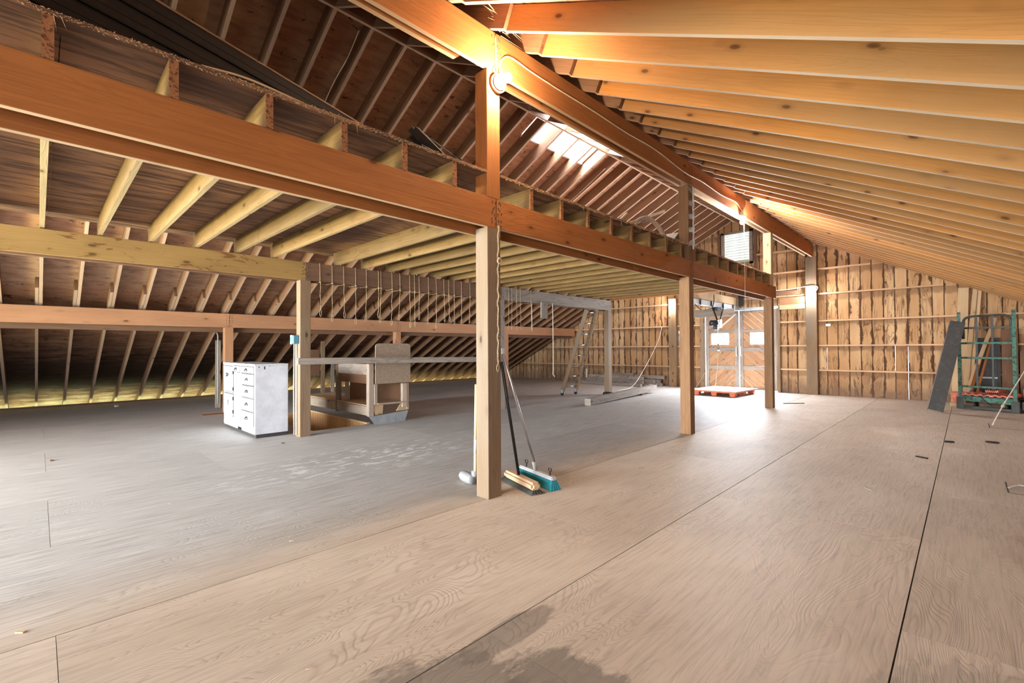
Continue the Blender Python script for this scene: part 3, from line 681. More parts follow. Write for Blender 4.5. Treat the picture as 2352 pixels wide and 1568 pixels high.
def leaf(nm, x0, x1, win, ang, hx):
    root = empty(nm, ((x0+x1)/2, YF-0.03, 0.03), 'half of the far hay door', 'door'); del root['label'], root['category']; root['kind'] = 'structure'
    z0, z1 = 0.03, 2.16
    rails = [(0.03, 0.07), (0.56, 0.66), (1.06, 1.155), (1.575, 1.65), (2.10, 2.16)]
    for xa, xb in ((x0, x0+0.09), (x1-0.09, x1)): box('stile', (xa, YF-0.06, z0), (xb, YF-0.031, z1), M_GREYW, root)
    for za, zb in rails: box('rail', (x0+0.09, YF-0.058, za), (x1-0.09, YF-0.031, zb), M_GREYW, root)
    for i, (za, zb) in enumerate(((0.03, 0.60), (0.60, 1.10), (1.10, 1.60), (1.60, 2.16))):
        diag_panel('diagonal_boards', x0, x1, za, zb, ang, root, (win[0], win[1], win[2], win[3]) if i == 2 else None)
    fx0, fx1, fz0, fz1 = win
    f = bmesh.new()
    for lo, hi in (((fx0-0.02, YF-0.045, fz0-0.02), (fx1+0.02, YF-0.031, fz0+0.012)), ((fx0-0.02, YF-0.045, fz1-0.012), (fx1+0.02, YF-0.031, fz1+0.02)), ((fx0-0.02, YF-0.045, fz0), (fx0+0.012, YF-0.031, fz1)), ((fx1-0.012, YF-0.045, fz0), (fx1+0.02, YF-0.031, fz1)), (((fx0+fx1)/2-0.01, YF-0.04, fz0), ((fx0+fx1)/2+0.01, YF-0.02, fz1)), ((fx0, YF-0.038, (fz0+fz1)/2-0.01), (fx1, YF-0.023, (fz0+fz1)/2+0.01))): addbox(f, lo, hi)
    w = bm_obj('window_frame', f, M_SKYW, root)
    f = bmesh.new(); addbox(f, (fx0, YF-0.022, fz0), (fx1, YF-0.018, fz1)); bm_obj('pane', f, M_GLASS, w).matrix_basis = Matrix()
    tube('pull_handle', smoothpts(((hx, YF-0.06, 0.93), (hx, YF-0.10, 0.96), (hx, YF-0.10, 1.16), (hx, YF-0.06, 1.19)), 4), 0.012, M_WHITE2, root)
leaf('door_1', -5.31, -4.43, (-5.145, -4.69, 1.255, 1.545), math.radians(42), -4.47)
leaf('door_2', -4.395, -3.49, (-4.12, -3.67, 1.255, 1.545), math.radians(-42), -4.355)

# louvred window high in the gable
win = empty('window_1', ((VX0+VX1)/2, YF-0.02, VZ0), 'x', 'x'); del win['label'], win['category']; win['kind'] = 'structure'
bm = bmesh.new()
for lo, hi in (((VX0-0.06, YF-0.07, VZ0-0.04), (VX0+0.02, YF-0.002, VZ1+0.06)), ((VX1-0.02, YF-0.07, VZ0-0.04), (VX1+0.06, YF-0.002, VZ1+0.06)), ((VX0-0.06, YF-0.07, VZ1), (VX1+0.06, YF-0.002, VZ1+0.06)), ((VX0-0.06, YF-0.07, VZ0-0.04), (VX1+0.06, YF-0.002, VZ0+0.01))): addbox(bm, lo, hi)
bm_obj('window_frame', bm, M_GREYW, win)
for k in range(11):
    z = VZ0+0.05+k*0.072
    bar('slat', ((VX0+0.02), YF+0.01, z), ((VX1-0.02), YF+0.01, z), 0.092, 0.006, M_WHITE2, win, up=(0, 0.6, 0.8), bev=0)
for xa, lab in ((-4.93, 'left'), (-3.99, 'right')):
    o = box('wall_stud', (xa, YF-0.10, 3.16), (xa+0.05, YF-0.001, roofz(xa)-0.08), M_BRWN); tag(o, 'dark upright stud just %s of the louvred gable window' % lab, 'stud')

# ------------------------------------------------------------ rafters
def slope_mat(x, y, side):
    ang = math.atan(SL)
    d = Vector((side*math.cos(ang), 0, -math.sin(ang))); yv = Vector((0, 1, 0)); z = d.cross(yv)
    if z.z < 0: yv = -yv; z = d.cross(yv)
    mm = Matrix((d, yv, z)).transposed().to_4x4(); mm.translation = (x, y, roofz(x)); return mm
CA = math.cos(math.atan(SL)); PD = RD*CA-0.004
def rafter(nm, xs, xe, side, y, mt, prof=None):
    L = abs(xe-xs)/CA
    p = prof(L) if prof else [(0, 0), (L, 0), (L, PD), (0.0, PD)]
    return prism(nm, p, 0.038, mt, slope_mat(xs, y, side))
ul = ur = ll = lr = None
topcut = lambda L: [(0.0, 0), (L, 0), (L, PD), (0.0+PD*SL, PD)]
for k in range(-9, 33):
    y = 0.02+0.4125*k
    if y > YF-0.06 or y < -2.6: continue
    if ul is None:
        ul = rafter('rafter', RX-0.02, -10.35, -1, y, M_RAFL, topcut); tag(ul, 'sloping upper rafter of the left roof slope running from ridge to low beam', 'rafter', 'upper rafters of the left slope')
        ll = rafter('rafter', -9.58, -14.65, -1, y-0.042, M_RAFL); tag(ll, 'dusty lower rafter of the left roof slope running down past the floor edge', 'rafter', 'lower rafters of the left slope')
        ur = rafter('rafter', RX+0.02, -2.50, 1, y, M_RAFL, topcut); tag(ur, 'short rafter from the ridge board down to the high beam', 'rafter', 'short rafters between ridge and high beam')
    else:
        dy = y-ul.location.y
        dup(ul, (0, dy, 0)); dup(ll, (0, dy, 0)); dup(ur, (0, dy, 0))
endround = lambda L: [(0.0, 0.075), (0.008, 0.04), (0.03, 0.012), (0.07, 0.0), (L, 0), (L, PD), (0.0, PD), (-0.03, PD-0.02)]
for k in range(-11, 27):
    y = 2.113+0.4175*k
    if y > YF-0.06 or y < -2.6: continue
    if lr is None:
        lr = rafter('rafter', -2.60, 4.72, 1, y, M_RAFR, endround); tag(lr, 'long golden rafter of the right roof slope resting on the high beam', 'rafter', 'long rafters of the right slope')
    else: dup(lr, (0, y-lr.location.y, 0))
o = box('ridge_board', (RX-0.019, YN, RZ-0.012), (RX+0.019, YF-0.01, RZ+0.18), M_RAFL, bev=0.002); tag(o, 'thin pale ridge board where both slopes of rafters meet', 'beam')
# eave blocking between lower rafters
bm = bmesh.new(); 
o = box('eave_board', (-14.24, YN+0.01, -0.30), (-14.20, YF, -0.05), M_PALE, bev=0); tag(o, 'pale dusty board along the foot of the left rafters', 'board')
o = box('eave_board', (-14.68, YN+0.01, -0.46), (-14.64, YF, -0.28), M_GREYW, bev=0); tag(o, 'outer fascia board at the foot of the left roof slope', 'board')

# ------------------------------------------------------------ beams and posts
def b2(nm, x0, x1, y0, y1, z0, z1, mt, lab, cat='beam'):
    o = box(nm, (x0, y0, z0), (x1, y1, z1), mt); return tag(o, lab, cat)
MT, MB_ = 2.355, 2.122
# loft edge beam
b2('loft_beam', -2.69, -2.65, YN, 2.536, MB_, MT, M_BEAM, 'wide orange plank beam under the loft edge, nearest length left of the front post')
b2('loft_beam', -2.69, -2.65, 2.544, 6.205, MB_, MT, M_BEAM, 'wide orange plank beam under the loft edge between the front and middle posts')
b2('loft_beam', -2.69, -2.65, 6.213, 10.13, MB_, MT, M_BEAM, 'wide orange plank beam under the loft edge from middle post to end post')
b2('loft_beam', -2.83, -2.791, YN, 4.9, 2.078, MT, M_BEAM, 'inner plank seen behind and just below the loft edge beam, near length')
b2('loft_beam', -2.83, -2.791, 4.905, 9.99, 2.078, MT, M_BEAM, 'inner plank seen behind and just below the loft edge beam, far length')
# row of posts, loft edge
post_lab = ['front timber post with brooms leaning on it', 'middle timber post right of the wooden ladder', 'end timber post in front of the right hay door window']
for y, lab in zip(PY, post_lab):
    o = box('timber_post', (-2.79, y, 0), (-2.65, y+0.14, MB_-0.001), M_POST if y < 3 else M_POSTD); tag(o, lab, 'post')
uplab = ['upper post above the loft edge carrying the nearest glowing bulb', 'upper post above the loft edge at the middle post', 'upper post above the loft edge beside the louvred window']
for y, lab in zip(PY, uplab):
    o = box('upper_post', (-2.79, y, MT+0.001), (-2.65, y+0.14, 3.372), (M_BEAM, M_POSTD, M_PALE)[PY.index(y)]); tag(o, lab, 'post')
# high beam
HB, HT = 3.373, 3.688
b2('high_beam', -2.69, -2.65, YN, 2.536, HB, HT, M_BEAM, 'high plank beam in front of the short rafters, nearest length above the big bulb')
b2('high_beam', -2.69, -2.65, 2.544, 6.205, HB, HT, M_BEAM, 'high plank beam with cable along it, from the big bulb to the middle upper post')
b2('high_beam', -2.69, -2.65, 6.213, 13.22, HB, HT, M_BEAM, 'high plank beam with hanging bulb, far length running to the gable wall')
o = prism('high_beam', [(0, 0), (7.05, 0), (7.11, 0.05), (7.11, 0.22), (0, 0.22)], 0.038, M_BEAM, Matrix(((0, 1, 0, -2.812), (1, 0, 0, YN), (0, 0, 1, 3.428), (0, 0, 0, 1)))); tag(o, 'inner plank behind the nearest high beam ending in a chamfer short of the post', 'beam')
b2('high_beam', -2.83, -2.791, 2.70, 6.2, 3.40, 3.66, M_BEAM, 'inner plank behind the high beam between big bulb and middle upper post')
b2('high_beam', -2.83, -2.791, 6.21, 13.2, 3.41, 3.66, M_PALE, 'inner pale plank behind the far length of the high beam')
# second row under the loft (left)
YB, YT = 2.10, 2.345
b2('loft_beam', -6.38, -6.34, YN, 2.52, YB, YT, M_YEL, 'yellow water-stained plank beam at far left under the joists')
b2('loft_beam', -6.38, -6.34, 2.525, 6.20, YB, YT, M_BRWN, 'brown plank beam with many twine loops hanging from it')
b2('loft_beam', -6.38, -6.34, 6.205, 10.03, YB, YT, M_GREYW, 'pale grey plank beam with the ladder leaning on it')
b2('loft_beam', -6.51, -6.471, YN, 2.6, YB-0.01, YT, M_BRWN, 'dark inner plank behind the yellow stained beam')
b2('loft_beam', -6.51, -6.471, 2.605, 10.0, YB-0.01, YT, M_BRWN, 'dark inner plank behind the beam with the twine loops')
for y, lab, mt in ((2.44, 'timber post between white cabinet and stair opening with blue box on it', M_POST), (6.14, 'grey timber post partly hidden behind the front post', M_GREYW), (9.90, 'pale edged post at the far end of the pale grey beam', M_POST)):
    o = box('timber_post', (-6.47, y, 0), (-6.34, y+0.14, YB-0.001), mt); tag(o, lab, 'post')
o = box('hanging_block', (-6.335, 7.32, 1.79), (-6.30, 7.52, 2.13), M_GREYW); tag(o, 'short grey board hanging down from the pale grey beam', 'board')
# low beam on the far left under the rafters
b2('low_beam', -9.94, -9.90, YN, 2.515, 1.585, 1.845, M_SAL, 'salmon coloured low beam under the left rafters, nearest length')
b2('low_beam', -9.94, -9.90, 2.52, 6.15, 1.585, 1.845, M_SAL, 'salmon coloured low beam under the left rafters, length behind the stair post')
b2('low_beam', -9.94, -9.90, 6.155, YF-0.1, 1.585, 1.845, M_SAL, 'salmon coloured low beam under the left rafters, far length behind the ladder')
b2('low_beam', -10.08, -10.041, YN, 6.9, 1.50, 1.80, M_BRWN, 'dark inner plank seen below the salmon beam, near length')
b2('low_beam', -10.08, -10.041, 6.905, YF-0.1, 1.50, 1.80, M_BRWN, 'dark inner plank seen below the salmon beam, far length')
for y, lab in ((2.44, 'short timber post behind the white cabinet carrying the salmon beam'), (6.08, 'short timber post behind the chipboard chute carrying the salmon beam'), (9.82, 'short timber post carrying the far salmon beam')):
    o = box('timber_post', (-10.04, y, 0), (-9.90, y+0.14, 1.584), M_SAL); tag(o, lab, 'post')
o = box('thin_upright', (-10.84, 2.50, 0), (-10.80, 2.59, 1.36), M_GREYW); tag(o, 'thin grey upright left of the short post behind the cabinet', 'post')
o = box('thin_upright', (-11.72, 5.28, 0), (-11.68, 5.36, 0.92), M_GREYW); tag(o, 'thin grey upright behind the stair rail left of the chipboard chute', 'post')
o = box('thin_upright', (-10.84, 4.02, 0), (-10.80, 4.11, 1.36), M_POST); tag(o, 'thin upright seen above the white cabinet, left of the blue box', 'post')
o = box('partition_board', (-10.86, 4.12, 0.55), (-10.84, 4.62, 1.16), M_BRWN); tag(o, 'brown plywood square behind the cabinet between two uprights', 'board')
o = box('thin_upright', (-10.84, 4.64, 0), (-10.80, 4.73, 1.36), M_POST); tag(o, 'thin upright seen above the white cabinet, right behind the blue box', 'post')

def nails(owner, x, yc, z0, z1, nx=2, nz=5, seed=1):
    rn = random.Random(seed); bm = bmesh.new()
    for sgn in (-1, 1):
        for i in range(nx):
            for k in range(nz):
                y = yc+sgn*(0.018+0.026*i)+rn.gauss(0, 0.005); z = z0+(z1-z0)*(k+0.5)/nz+rn.gauss(0, 0.008)
                addbox(bm, (x, y-0.0045, z-0.0045), (x+0.002, y+0.0045, z+0.0045))
                addbox(bm, (x, y-0.0025, z-0.017), (x+0.0006, y+0.0025, z-0.004))
    o = bm_obj('nail_heads', bm, M_DARKLINE); o.parent = owner; o.matrix_basis = owner.matrix_basis.inverted()
for o_ in [o for o in COL.objects if o.name.split('.')[0] in ('loft_beam', 'low_beam', 'high_beam') and o.parent is None]:
    b_ = [o_.matrix_basis @ Vector(c) for c in o_.bound_box]; x1 = max(v.x for v in b_); y1 = max(v.y for v in b_); z0 = min(v.z for v in b_); z1 = max(v.z for v in b_)
    if y1 < 7 and x1 in (max(x1, -99),) and any(abs(x1-q) < 0.002 for q in (-2.65, -6.34, -9.90)): nails(o_, x1, y1+0.004, z0+0.01, z1-0.01, seed=int(y1*10-x1*7))

# ------------------------------------------------------------ loft: joists, deck
j0 = None
for k in range(-6, 24):
    y = 0.018+0.42*k
    if any(p-0.05 < y < p+0.19 for p in PY) or y > 9.9: continue
    if j0 is None:
        j0 = empty('floor_joist', (-4.56, y, MT), 'loft joist lying across the two plank beams, fuzzy cut end over the edge', 'joist', 'joists under the loft deck')
        box('joist_board', (-6.44, y-0.019, MT+0.001), (-2.656, y+0.019, 2.538), M_JOIST, j0)
        box('cut_end', (-2.656, y-0.019, MT+0.001), (-2.649, y+0.019, 2.538), M_CUT, j0, bev=0, long=2)
    else: dup(j0, (0, y-j0.location.y, 0))
o = box('rim_joist', (-6.40, 10.04, 2.347), (-2.695, 10.08, 2.538), M_BEAM); tag(o, 'brown rim board closing the far end of the loft joists', 'beam')
deck = empty('loft_deck', (-4.6, 3.0, 2.54), 'plywood deck of the loft lying on the joists, ragged front edge', 'deck')
bm = bmesh.new(); DZ0, DZ1 = 2.54, 2.558
ys = [YN+0.03, 0.058, 2.498, 4.938, 7.378, 10.1]
for xa, xb in ((-6.66, -5.46), (-5.457, -4.24), (-4.237, -2.80)):
    for i in range(len(ys)-1): addbox(bm, (xa, ys[i]+0.0015, DZ0), (xb, ys[i+1]-0.0015, DZ1))
prev = YN+0.03
for p in PY:
    addbox(bm, (-2.80, prev, DZ0), (-2.645, p-0.005, DZ1)); prev = p+0.145
addbox(bm, (-2.80, prev, DZ0), (-2.645, 10.1, DZ1))
bm_obj('deck_sheets', bm, M_DECK, deck, Matrix())
# splintered fuzzy edge
bm = bmesh.new(); rnd = random.Random(11); y = -0.9
def fib(bm, p, q, r):
    d = (q-p); u = d.cross(Vector((0.3, 1, 0.2))).normalized()*r; w = d.cross(u).normalized()*r
    a_ = [bm.verts.new(p+u), bm.verts.new(p-u*0.5+w), bm.verts.new(p-u*0.5-w)]; t = bm.verts.new(q)
    bm.faces.new(a_)
    for i in range(3): bm.faces.new((a_[i], a_[(i+1) % 3], t))
while y < 10.05:
    y += 0.003
    if any(p-0.01 < y < p+0.15 for p in PY): continue
    z = rnd.uniform(DZ0-0.004, DZ1+0.003); p = Vector((-2.646, y, z))
    q = p+Vector((rnd.uniform(0.001, 0.008), rnd.gauss(0, 0.009), rnd.gauss(-0.003, 0.005)))
    fib(bm, p, q, rnd.uniform(0.0012, 0.003))
    if rnd.random() < 0.012: fib(bm, p, p+Vector((0.01, rnd.gauss(0, 0.01), -rnd.uniform(0.03, 0.09))), 0.0015)
fz = bm_obj('splintered_edge', bm, M_FUZZ, deck, Matrix()); fz['kind'] = 'stuff'
deck_warp = tube('lifted_splinter', smoothpts(((-2.66, 0.55, 2.562), (-2.66, 0.72, 2.582), (-2.66, 0.85, 2.578), (-2.66, 1.02, 2.562)), 6), 0.006, M_FUZZ, deck)

# long dark steel channels stacked on the loft
d = Vector((-0.33, 0.944, 0)); side = Vector((0.944, 0.33, 0)); base = Vector((-3.02, 0.40, 0))
lab = ['topmost', 'second from top', 'third from top', 'fourth from top', 'lowest']
ki = 0
for row in range(4):
    z = 2.575+row*0.112
    for c in range(2):
        off = side*(-0.075-0.16*c - (3-row)*0.0)
        p0 = base+off-d*2.4; p1 = base+off+d*2.9
        bm = bmesh.new(); mm, L = frame(p0+Vector((0, 0, z)), p1+Vector((0, 0, z)))
        for lo, hi in (((0, -0.07, 0), (L, 0.07, 0.008)), ((0, -0.07, 0), (L, -0.062, 0.10)), ((0, 0.062, 0), (L, 0.07, 0.10)), ((0, -0.07, 0.095), (L, -0.03, 0.103)), ((0, 0.03, 0.095), (L, 0.07, 0.103)), ((0, -0.074, 0.045), (L, -0.07, 0.06))): addbox(bm, lo, hi)
        o = bm_obj('steel_channel', bm, M_DARKST, None, mm)
        tag(o, '%s dark steel channel in the stack on the loft, %s column' % (['lowest', 'second', 'third', 'topmost'][row], ['outer', 'inner'][c]), 'channel', 'dark steel channels stacked on the loft')
o = bar('wooden_lath', base+side*(-0.012)-d*2.4+Vector((0, 0, 3.02)), base+side*(-0.012)+d*2.9+Vector((0, 0, 3.02)), 0.02, 0.012, M_BRWN); tag(o, 'thin brown lath lying on top of the dark channels on the loft', 'lath')

# scraps and sticks on the loft edge
scr = random.Random(5)
for i in range(7):
    p0 = Vector((-3.0+scr.uniform(-0.04, 0.04), 1.96+0.02*i, 2.80+scr.uniform(-0.05, 0.07))); p1 = Vector((-2.95+0.01*i, 2.36+scr.uniform(-0.03, 0.1), 2.565+0.018*i))
    o = bar('metal_strip', p0, p1, 0.045, 0.008, M_BLACK, up=(0.3*i-1, 0, 1)); tag(o, 'black metal strip in the loose heap on the loft left of the upper post', 'strip', 'black strips heaped on the loft')
o = prism('bent_sheet', [(0, 0), (0.26, -0.02), (0.19, 0.20), (0.02, 0.16)], 0.01, M_BLACK, Matrix(((0, 1, 0, -3.05), (1, 0, 0, 1.93), (0, 0, 1, 2.60), (0, 0, 0, 1)))); tag(o, 'crumpled black sheet beside the heap of strips on the loft', 'sheet')
o = bar('stick', (-2.9, 4.68, 2.60), (-2.9, 4.956, 2.79), 0.03, 0.022, M_PALE); tag(o, 'short pale stick leaning up on the loft edge', 'stick')
o = bar('stick', (-2.9, 4.80, 2.60), (-2.9, 5.93, 3.02), 0.028, 0.03, M_PALE); tag(o, 'long pale stick sloping up over the loft edge', 'stick')
o = bar('stick', (-2.95, 4.95, 2.60), (-2.95, 5.65, 2.86), 0.02, 0.014, M_BRWN); tag(o, 'thin brown stick below the long pale stick on the loft', 'stick')
o = tube('branch', smoothpts(((-2.9, 5.06, 2.60), (-2.9, 5.2, 2.74), (-2.9, 5.40, 2.82), (-2.9, 5.55, 2.83), (-2.86, 5.70, 2.74), (-2.82, 5.84, 2.585)), 6), 0.028, M_BARK, rr=None); tag(o, 'bent grey branch arching over the loft edge', 'branch')
o = tube('bark_chunk', smoothpts(((-2.84, 5.80, 2.60), (-2.78, 5.9, 2.60), (-2.72, 6.0, 2.575)), 6), 0.032, M_BARK); tag(o, 'rough bark chunk at the foot of the bent branch', 'bark')
bm = bmesh.new(); prevr = None
for i in range(13):
    t = i/12; yy = 5.75+0.36*t; zz = 2.562+0.16*math.sin(math.pi*t)*(1-0.3*t)
    r = [bm.verts.new((-2.98, yy, zz)), bm.verts.new((-2.70+0.03*math.sin(6*t), yy, zz-0.01)), bm.verts.new((-2.70+0.03*math.sin(6*t), yy, zz-0.017)), bm.verts.new((-2.98, yy, zz-0.007))]
    if prevr:
        for j in range(4): bm.faces.new((prevr[j], prevr[(j+1) % 4], r[(j+1) % 4], r[j]))
    else: bm.faces.new(r)
    prevr = r
bm.faces.new(prevr[::-1])
o = bm_obj('curled_plywood', bm, M_OSB); tag(o, 'curled scrap of thin plywood on the loft left of the middle upper post', 'plywood')

# ------------------------------------------------------------ bulbs and wiring
def bulb(nm, base_p, axis, mt, lab, disc=True, r=0.036):
    ax = Vector(axis).normalized(); base_p = Vector(base_p)
    root = empty(nm, base_p, lab, 'light')
    if disc:
        lathe('mounting_disc', [(0.070, 0), (0.075, 0.006), (0.075, 0.03), (0.068, 0.036)], M_RUSTY, base_p, ax, root)
        lathe('lamp_holder', [(0.056, 0), (0.058, 0.012), (0.030, 0.020), (0.026, 0.045), (0.022, 0.055)], M_CERAM, base_p+ax*0.037, ax, root)
        o_ = 0.093
    else:
        lathe('lamp_holder', [(0.05, 0), (0.056, 0.012), (0.056, 0.022), (0.026, 0.03), (0.022, 0.05)], M_CERAM, base_p, ax, root); o_ = 0.051
    prof = [(0.013, 0), (0.016, 0.012), (r*0.75, 0.032)]
    c = 0.032+r*0.66
    for k in range(9):
        t = math.radians(-41+k*16); prof.append((r*math.cos(t), c+r*math.sin(t)))
    prof.append((0.002, c+r))
    lathe('light_bulb', prof, mt, base_p+ax*o_, ax, root, seg=20)
    return root
bulb('bulb_light', (-2.649, 2.545, 3.275), (1, -0.15, -0.1), M_BULBW, 'round glowing bulb on a brown disc at the top of the front post')
l2 = bulb('bulb_light', (-2.62, 8.15, 3.345), (0, 0, -1), M_BULBC, 'bright bulb hanging under the high beam in front of the louvred window', disc=False)
box('beam_bracket', (-2.649, 8.13, 3.345), (-2.60, 8.17, 3.42), M_GALV, l2)
bulb('bulb_light', (-6.25, YF-0.171, 2.44), (0, -1, 0), M_BULBD, 'bright bulb on the post left of the hay door', disc=False)
bulb('bulb_light', (-2.70, YF-0.171, 2.44), (0, -1, 0), M_BULBD, 'bright bulb on the tall wall post right of the hay door', disc=False)
o = tube('pull_string', [(-2.60, 8.17, 3.30), (-2.60, 8.172, 2.9), (-2.60, 8.175, 2.3), (-2.60, 8.18, 1.75)], 0.003, M_ROPEW, seg=5); tag(o, 'thin pull string hanging from the bulb under the high beam', 'string')
o = tube('power_cable', smoothpts(((-2.646, 2.53, 3.66), (-2.646, 2.535, 3.50), (-2.646, 2.53, 3.42), (-2.645, 2.50, 3.37), (-2.62, 2.53, 3.34)), 6), 0.006, M_CABLE); tag(o, 'short cream cable dropping over the high beam to the big bulb', 'cable')
cc = [(-2.62, 2.56, 3.345), (-2.645, 2.575, 3.42), (-2.645, 2.60, 3.50), (-2.643, 2.70, 3.56), (-2.645, 2.95, 3.55), (-2.645, 3.3, 3.545), (-2.645, 3.9, 3.55), (-2.645, 4.5, 3.54), (-2.645, 5.2, 3.555), (-2.645, 6.0, 3.50), (-2.645, 6.6, 3.52), (-2.645, 7.3, 3.50), (-2.645, 7.9, 3.53), (-2.63, 8.08, 3.46), (-2.60, 8.13, 3.40)]
o = tube('power_cable', smoothpts(cc, 6), 0.006, M_CABLE); tag(o, 'cream cable stapled along the high beam between the bulbs', 'cable')
o = tube('power_cable', smoothpts(((-2.63, 8.17, 3.42), (-2.64, 8.3, 3.50), (-2.645, 8.42, 3.60), (-2.645, 8.40, 3.66)), 6), 0.005, M_CABLEG); tag(o, 'curl of grey cable above the bulb under the high beam', 'cable')
o = tube('power_cable', smoothpts(((-4.62, 2.39, 4.60), (-4.9, 2.395, 4.42), (-5.25, 2.39, 4.27), (-5.6, 2.395, 4.06)), 6), 0.005, M_CABLE); tag(o, 'cream cable stapled down a rafter left of the big bulb', 'cable')
o = tube('power_cable', smoothpts(((-4.3, 2.39, 4.60), (-4.0, 2.39, 4.44), (-3.4, 2.39, 4.2)), 6), 0.007, M_CABLE); tag(o, 'cream cable along a short rafter right of the ridge', 'cable')
o = tube('power_cable', smoothpts(((-4.75, 7.35, 4.50), (-5.2, 7.33, 4.24), (-5.8, 7.36, 3.95), (-6.4, 7.33, 3.62)), 6), 0.005, M_CABLE); tag(o, 'cream cable on a rafter behind the skylight opening', 'cable')
o = tube('power_cable', smoothpts(((-2.60, YF-0.18, 2.50), (-2.56, YF-0.15, 2.62), (-2.72, YF-0.18, 2.66), (-3.3, YF-0.13, 2.62), (-4.0, YF-0.10, 2.63)), 8), 0.012, M_WHITE2); tag(o, 'white cable looping from the right far bulb across the wall', 'cable')
o = tube('power_cable', smoothpts(((-10.30, 2.42, 0.12), (-10.30, 2.42, 1.30), (-10.33, 2.42, 1.46), (-10.42, 2.42, 1.50)), 8), 0.012, M_CABLEG); tag(o, 'grey cable bent over beside the short post behind the cabinet', 'cable')
for i, dx in enumerate((0.0, 0.022, 0.044)):
    o = tube('power_cable', [(-6.50+dx*0.3, 2.425, 1.26), (-6.50+dx*0.3, 2.425-0.006, 0.6), (-6.50+dx*0.3, 2.425, 0.02)] if i == 0 else [(-6.478+dx, 2.43, 1.26), (-6.478+dx, 2.43, 0.6), (-6.478+dx+0.004, 2.43, 0.02)], 0.0085, [M_WHITE2, M_CABLEG, M_CABLE][i])
    tag(o, '%s cable running down the post from the blue box to the floor' % ['white', 'grey', 'cream'][i], 'cable')
eb = empty('switch_box', (-6.44, 2.41, 1.24), 'blue electrical box with pale lettered front on the stair post', 'box')
box('box_body', (-6.475, 2.37, 1.245), (-6.375, 2.438, 1.355), M_BLUE, eb)
box('face_plate', (-6.478, 2.362, 1.24), (-6.405, 2.37, 1.36), M_BLUEW, eb)
for lo, hi in (((-6.466, 2.359, 1.27), (-6.458, 2.362, 1.335)), ((-6.454, 2.359, 1.27), (-6.446, 2.362, 1.335)), ((-6.466, 2.359, 1.327), (-6.446, 2.362, 1.335)), ((-6.436, 2.359, 1.27), (-6.428, 2.362, 1.335))): box('plate_mark', lo, hi, M_BLUE, eb, bev=0)
o = box('junction_box', (-2.42, YF-0.06, 1.665), (-2.32, YF-0.001, 1.725), M_WHITE2); tag(o, 'small white junction box on the far wall right of the tall post', 'box')
o = box('outlet_box', (-6.12, YF-0.06, 1.37), (-6.06, YF-0.001, 1.50), M_GALV); tag(o, 'small grey socket box on the wall right of the left door post, upper', 'box')
o = box('outlet_box', (-6.12, YF-0.06, 1.58), (-6.06, YF-0.001, 1.66), M_WHITE2); tag(o, 'small white switch box above the grey socket box by the door post', 'box')
o = box('small_plate', (-6.33, 6.17, 1.06), (-6.315, 6.25, 1.17), M_GREYPL); tag(o, 'little grey plate on the grey post behind the front post', 'plate')

# cobwebs by the big bulb
bm = bmesh.new(); rnd = random.Random(9)
for _ in range(70):
    c = Vector((-2.6, 2.58, 3.76))+Vector((rnd.gauss(0, 0.02), rnd.gauss(0, 0.05), rnd.gauss(0, 0.03)))
    fib(bm, c, c+Vector((rnd.gauss(0, 0.02), rnd.gauss(0.02, 0.10), rnd.gauss(0, 0.03))), 0.0022)
addtube(bm, smoothpts(((-2.6, 2.36, 3.84), (-2.6, 2.42, 3.83), (-2.6, 2.55, 3.79), (-2.6, 2.72, 3.77)), 5), 0.004, 5)
addtube(bm, smoothpts(((-2.6, 2.55, 3.70), (-2.6, 2.60, 3.78), (-2.6, 2.75, 3.84)), 5), 0.004, 5)
o = bm_obj('cobweb', bm, M_COB); tag(o, 'dusty straw-like cobweb over the high beam above the big bulb', 'cobweb'); o['kind'] = 'stuff'

# frayed baling twine hanging on the front post
bm = bmesh.new(); pts = []
for i in range(60):
    t = i/59; pts.append(Vector((-2.638+0.003*math.sin(i*1.3), 2.545+0.004*math.sin(i*0.9)-0.01*t, 2.14-1.10*t)))
addtube(bm, pts, 0.006, 6); rnd = random.Random(2)
for _ in range(500):
    p = pts[rnd.randrange(58)]+Vector((rnd.gauss(0, 0.003), 0, rnd.uniform(-0.01, 0.01)))
    fib(bm, p, p+Vector((rnd.gauss(0, 0.012), rnd.gauss(0, 0.015), rnd.gauss(-0.01, 0.012))), 0.001)
addtube(bm, [Vector((-2.638, 2.535+0.012*math.cos(q), 1.015+0.03*math.sin(q))) for q in [k*math.pi/6 for k in range(12)]], 0.004, 6, closed=True)
addtube(bm, [Vector((-2.628, 2.548+0.02*math.cos(q), 1.86+0.02*math.sin(q))) for q in [k*math.pi/5 for k in range(10)]], 0.008, 6, closed=True)
o = bm_obj('frayed_twine', bm, M_ROPE); tag(o, 'frayed baling twine hanging down the edge of the front post', 'twine')
# darker frayed twine on the middle upper post
bm = bmesh.new(); pts = [Vector((-2.64+0.004*math.sin(i), 6.255+0.006*math.sin(i*1.7), 3.36-0.85*i/30)) for i in range(31)]
addtube(bm, pts, 0.012, 6)
for _ in range(200):
    p = pts[rnd.randrange(30)]; fib(bm, p, p+Vector((rnd.gauss(0, 0.02), rnd.gauss(0, 0.02), rnd.gauss(-0.01, 0.02))), 0.0015)
o = bm_obj('frayed_twine', bm, M_GREYPL); tag(o, 'grey dusty twine hanging down the middle upper post', 'twine')

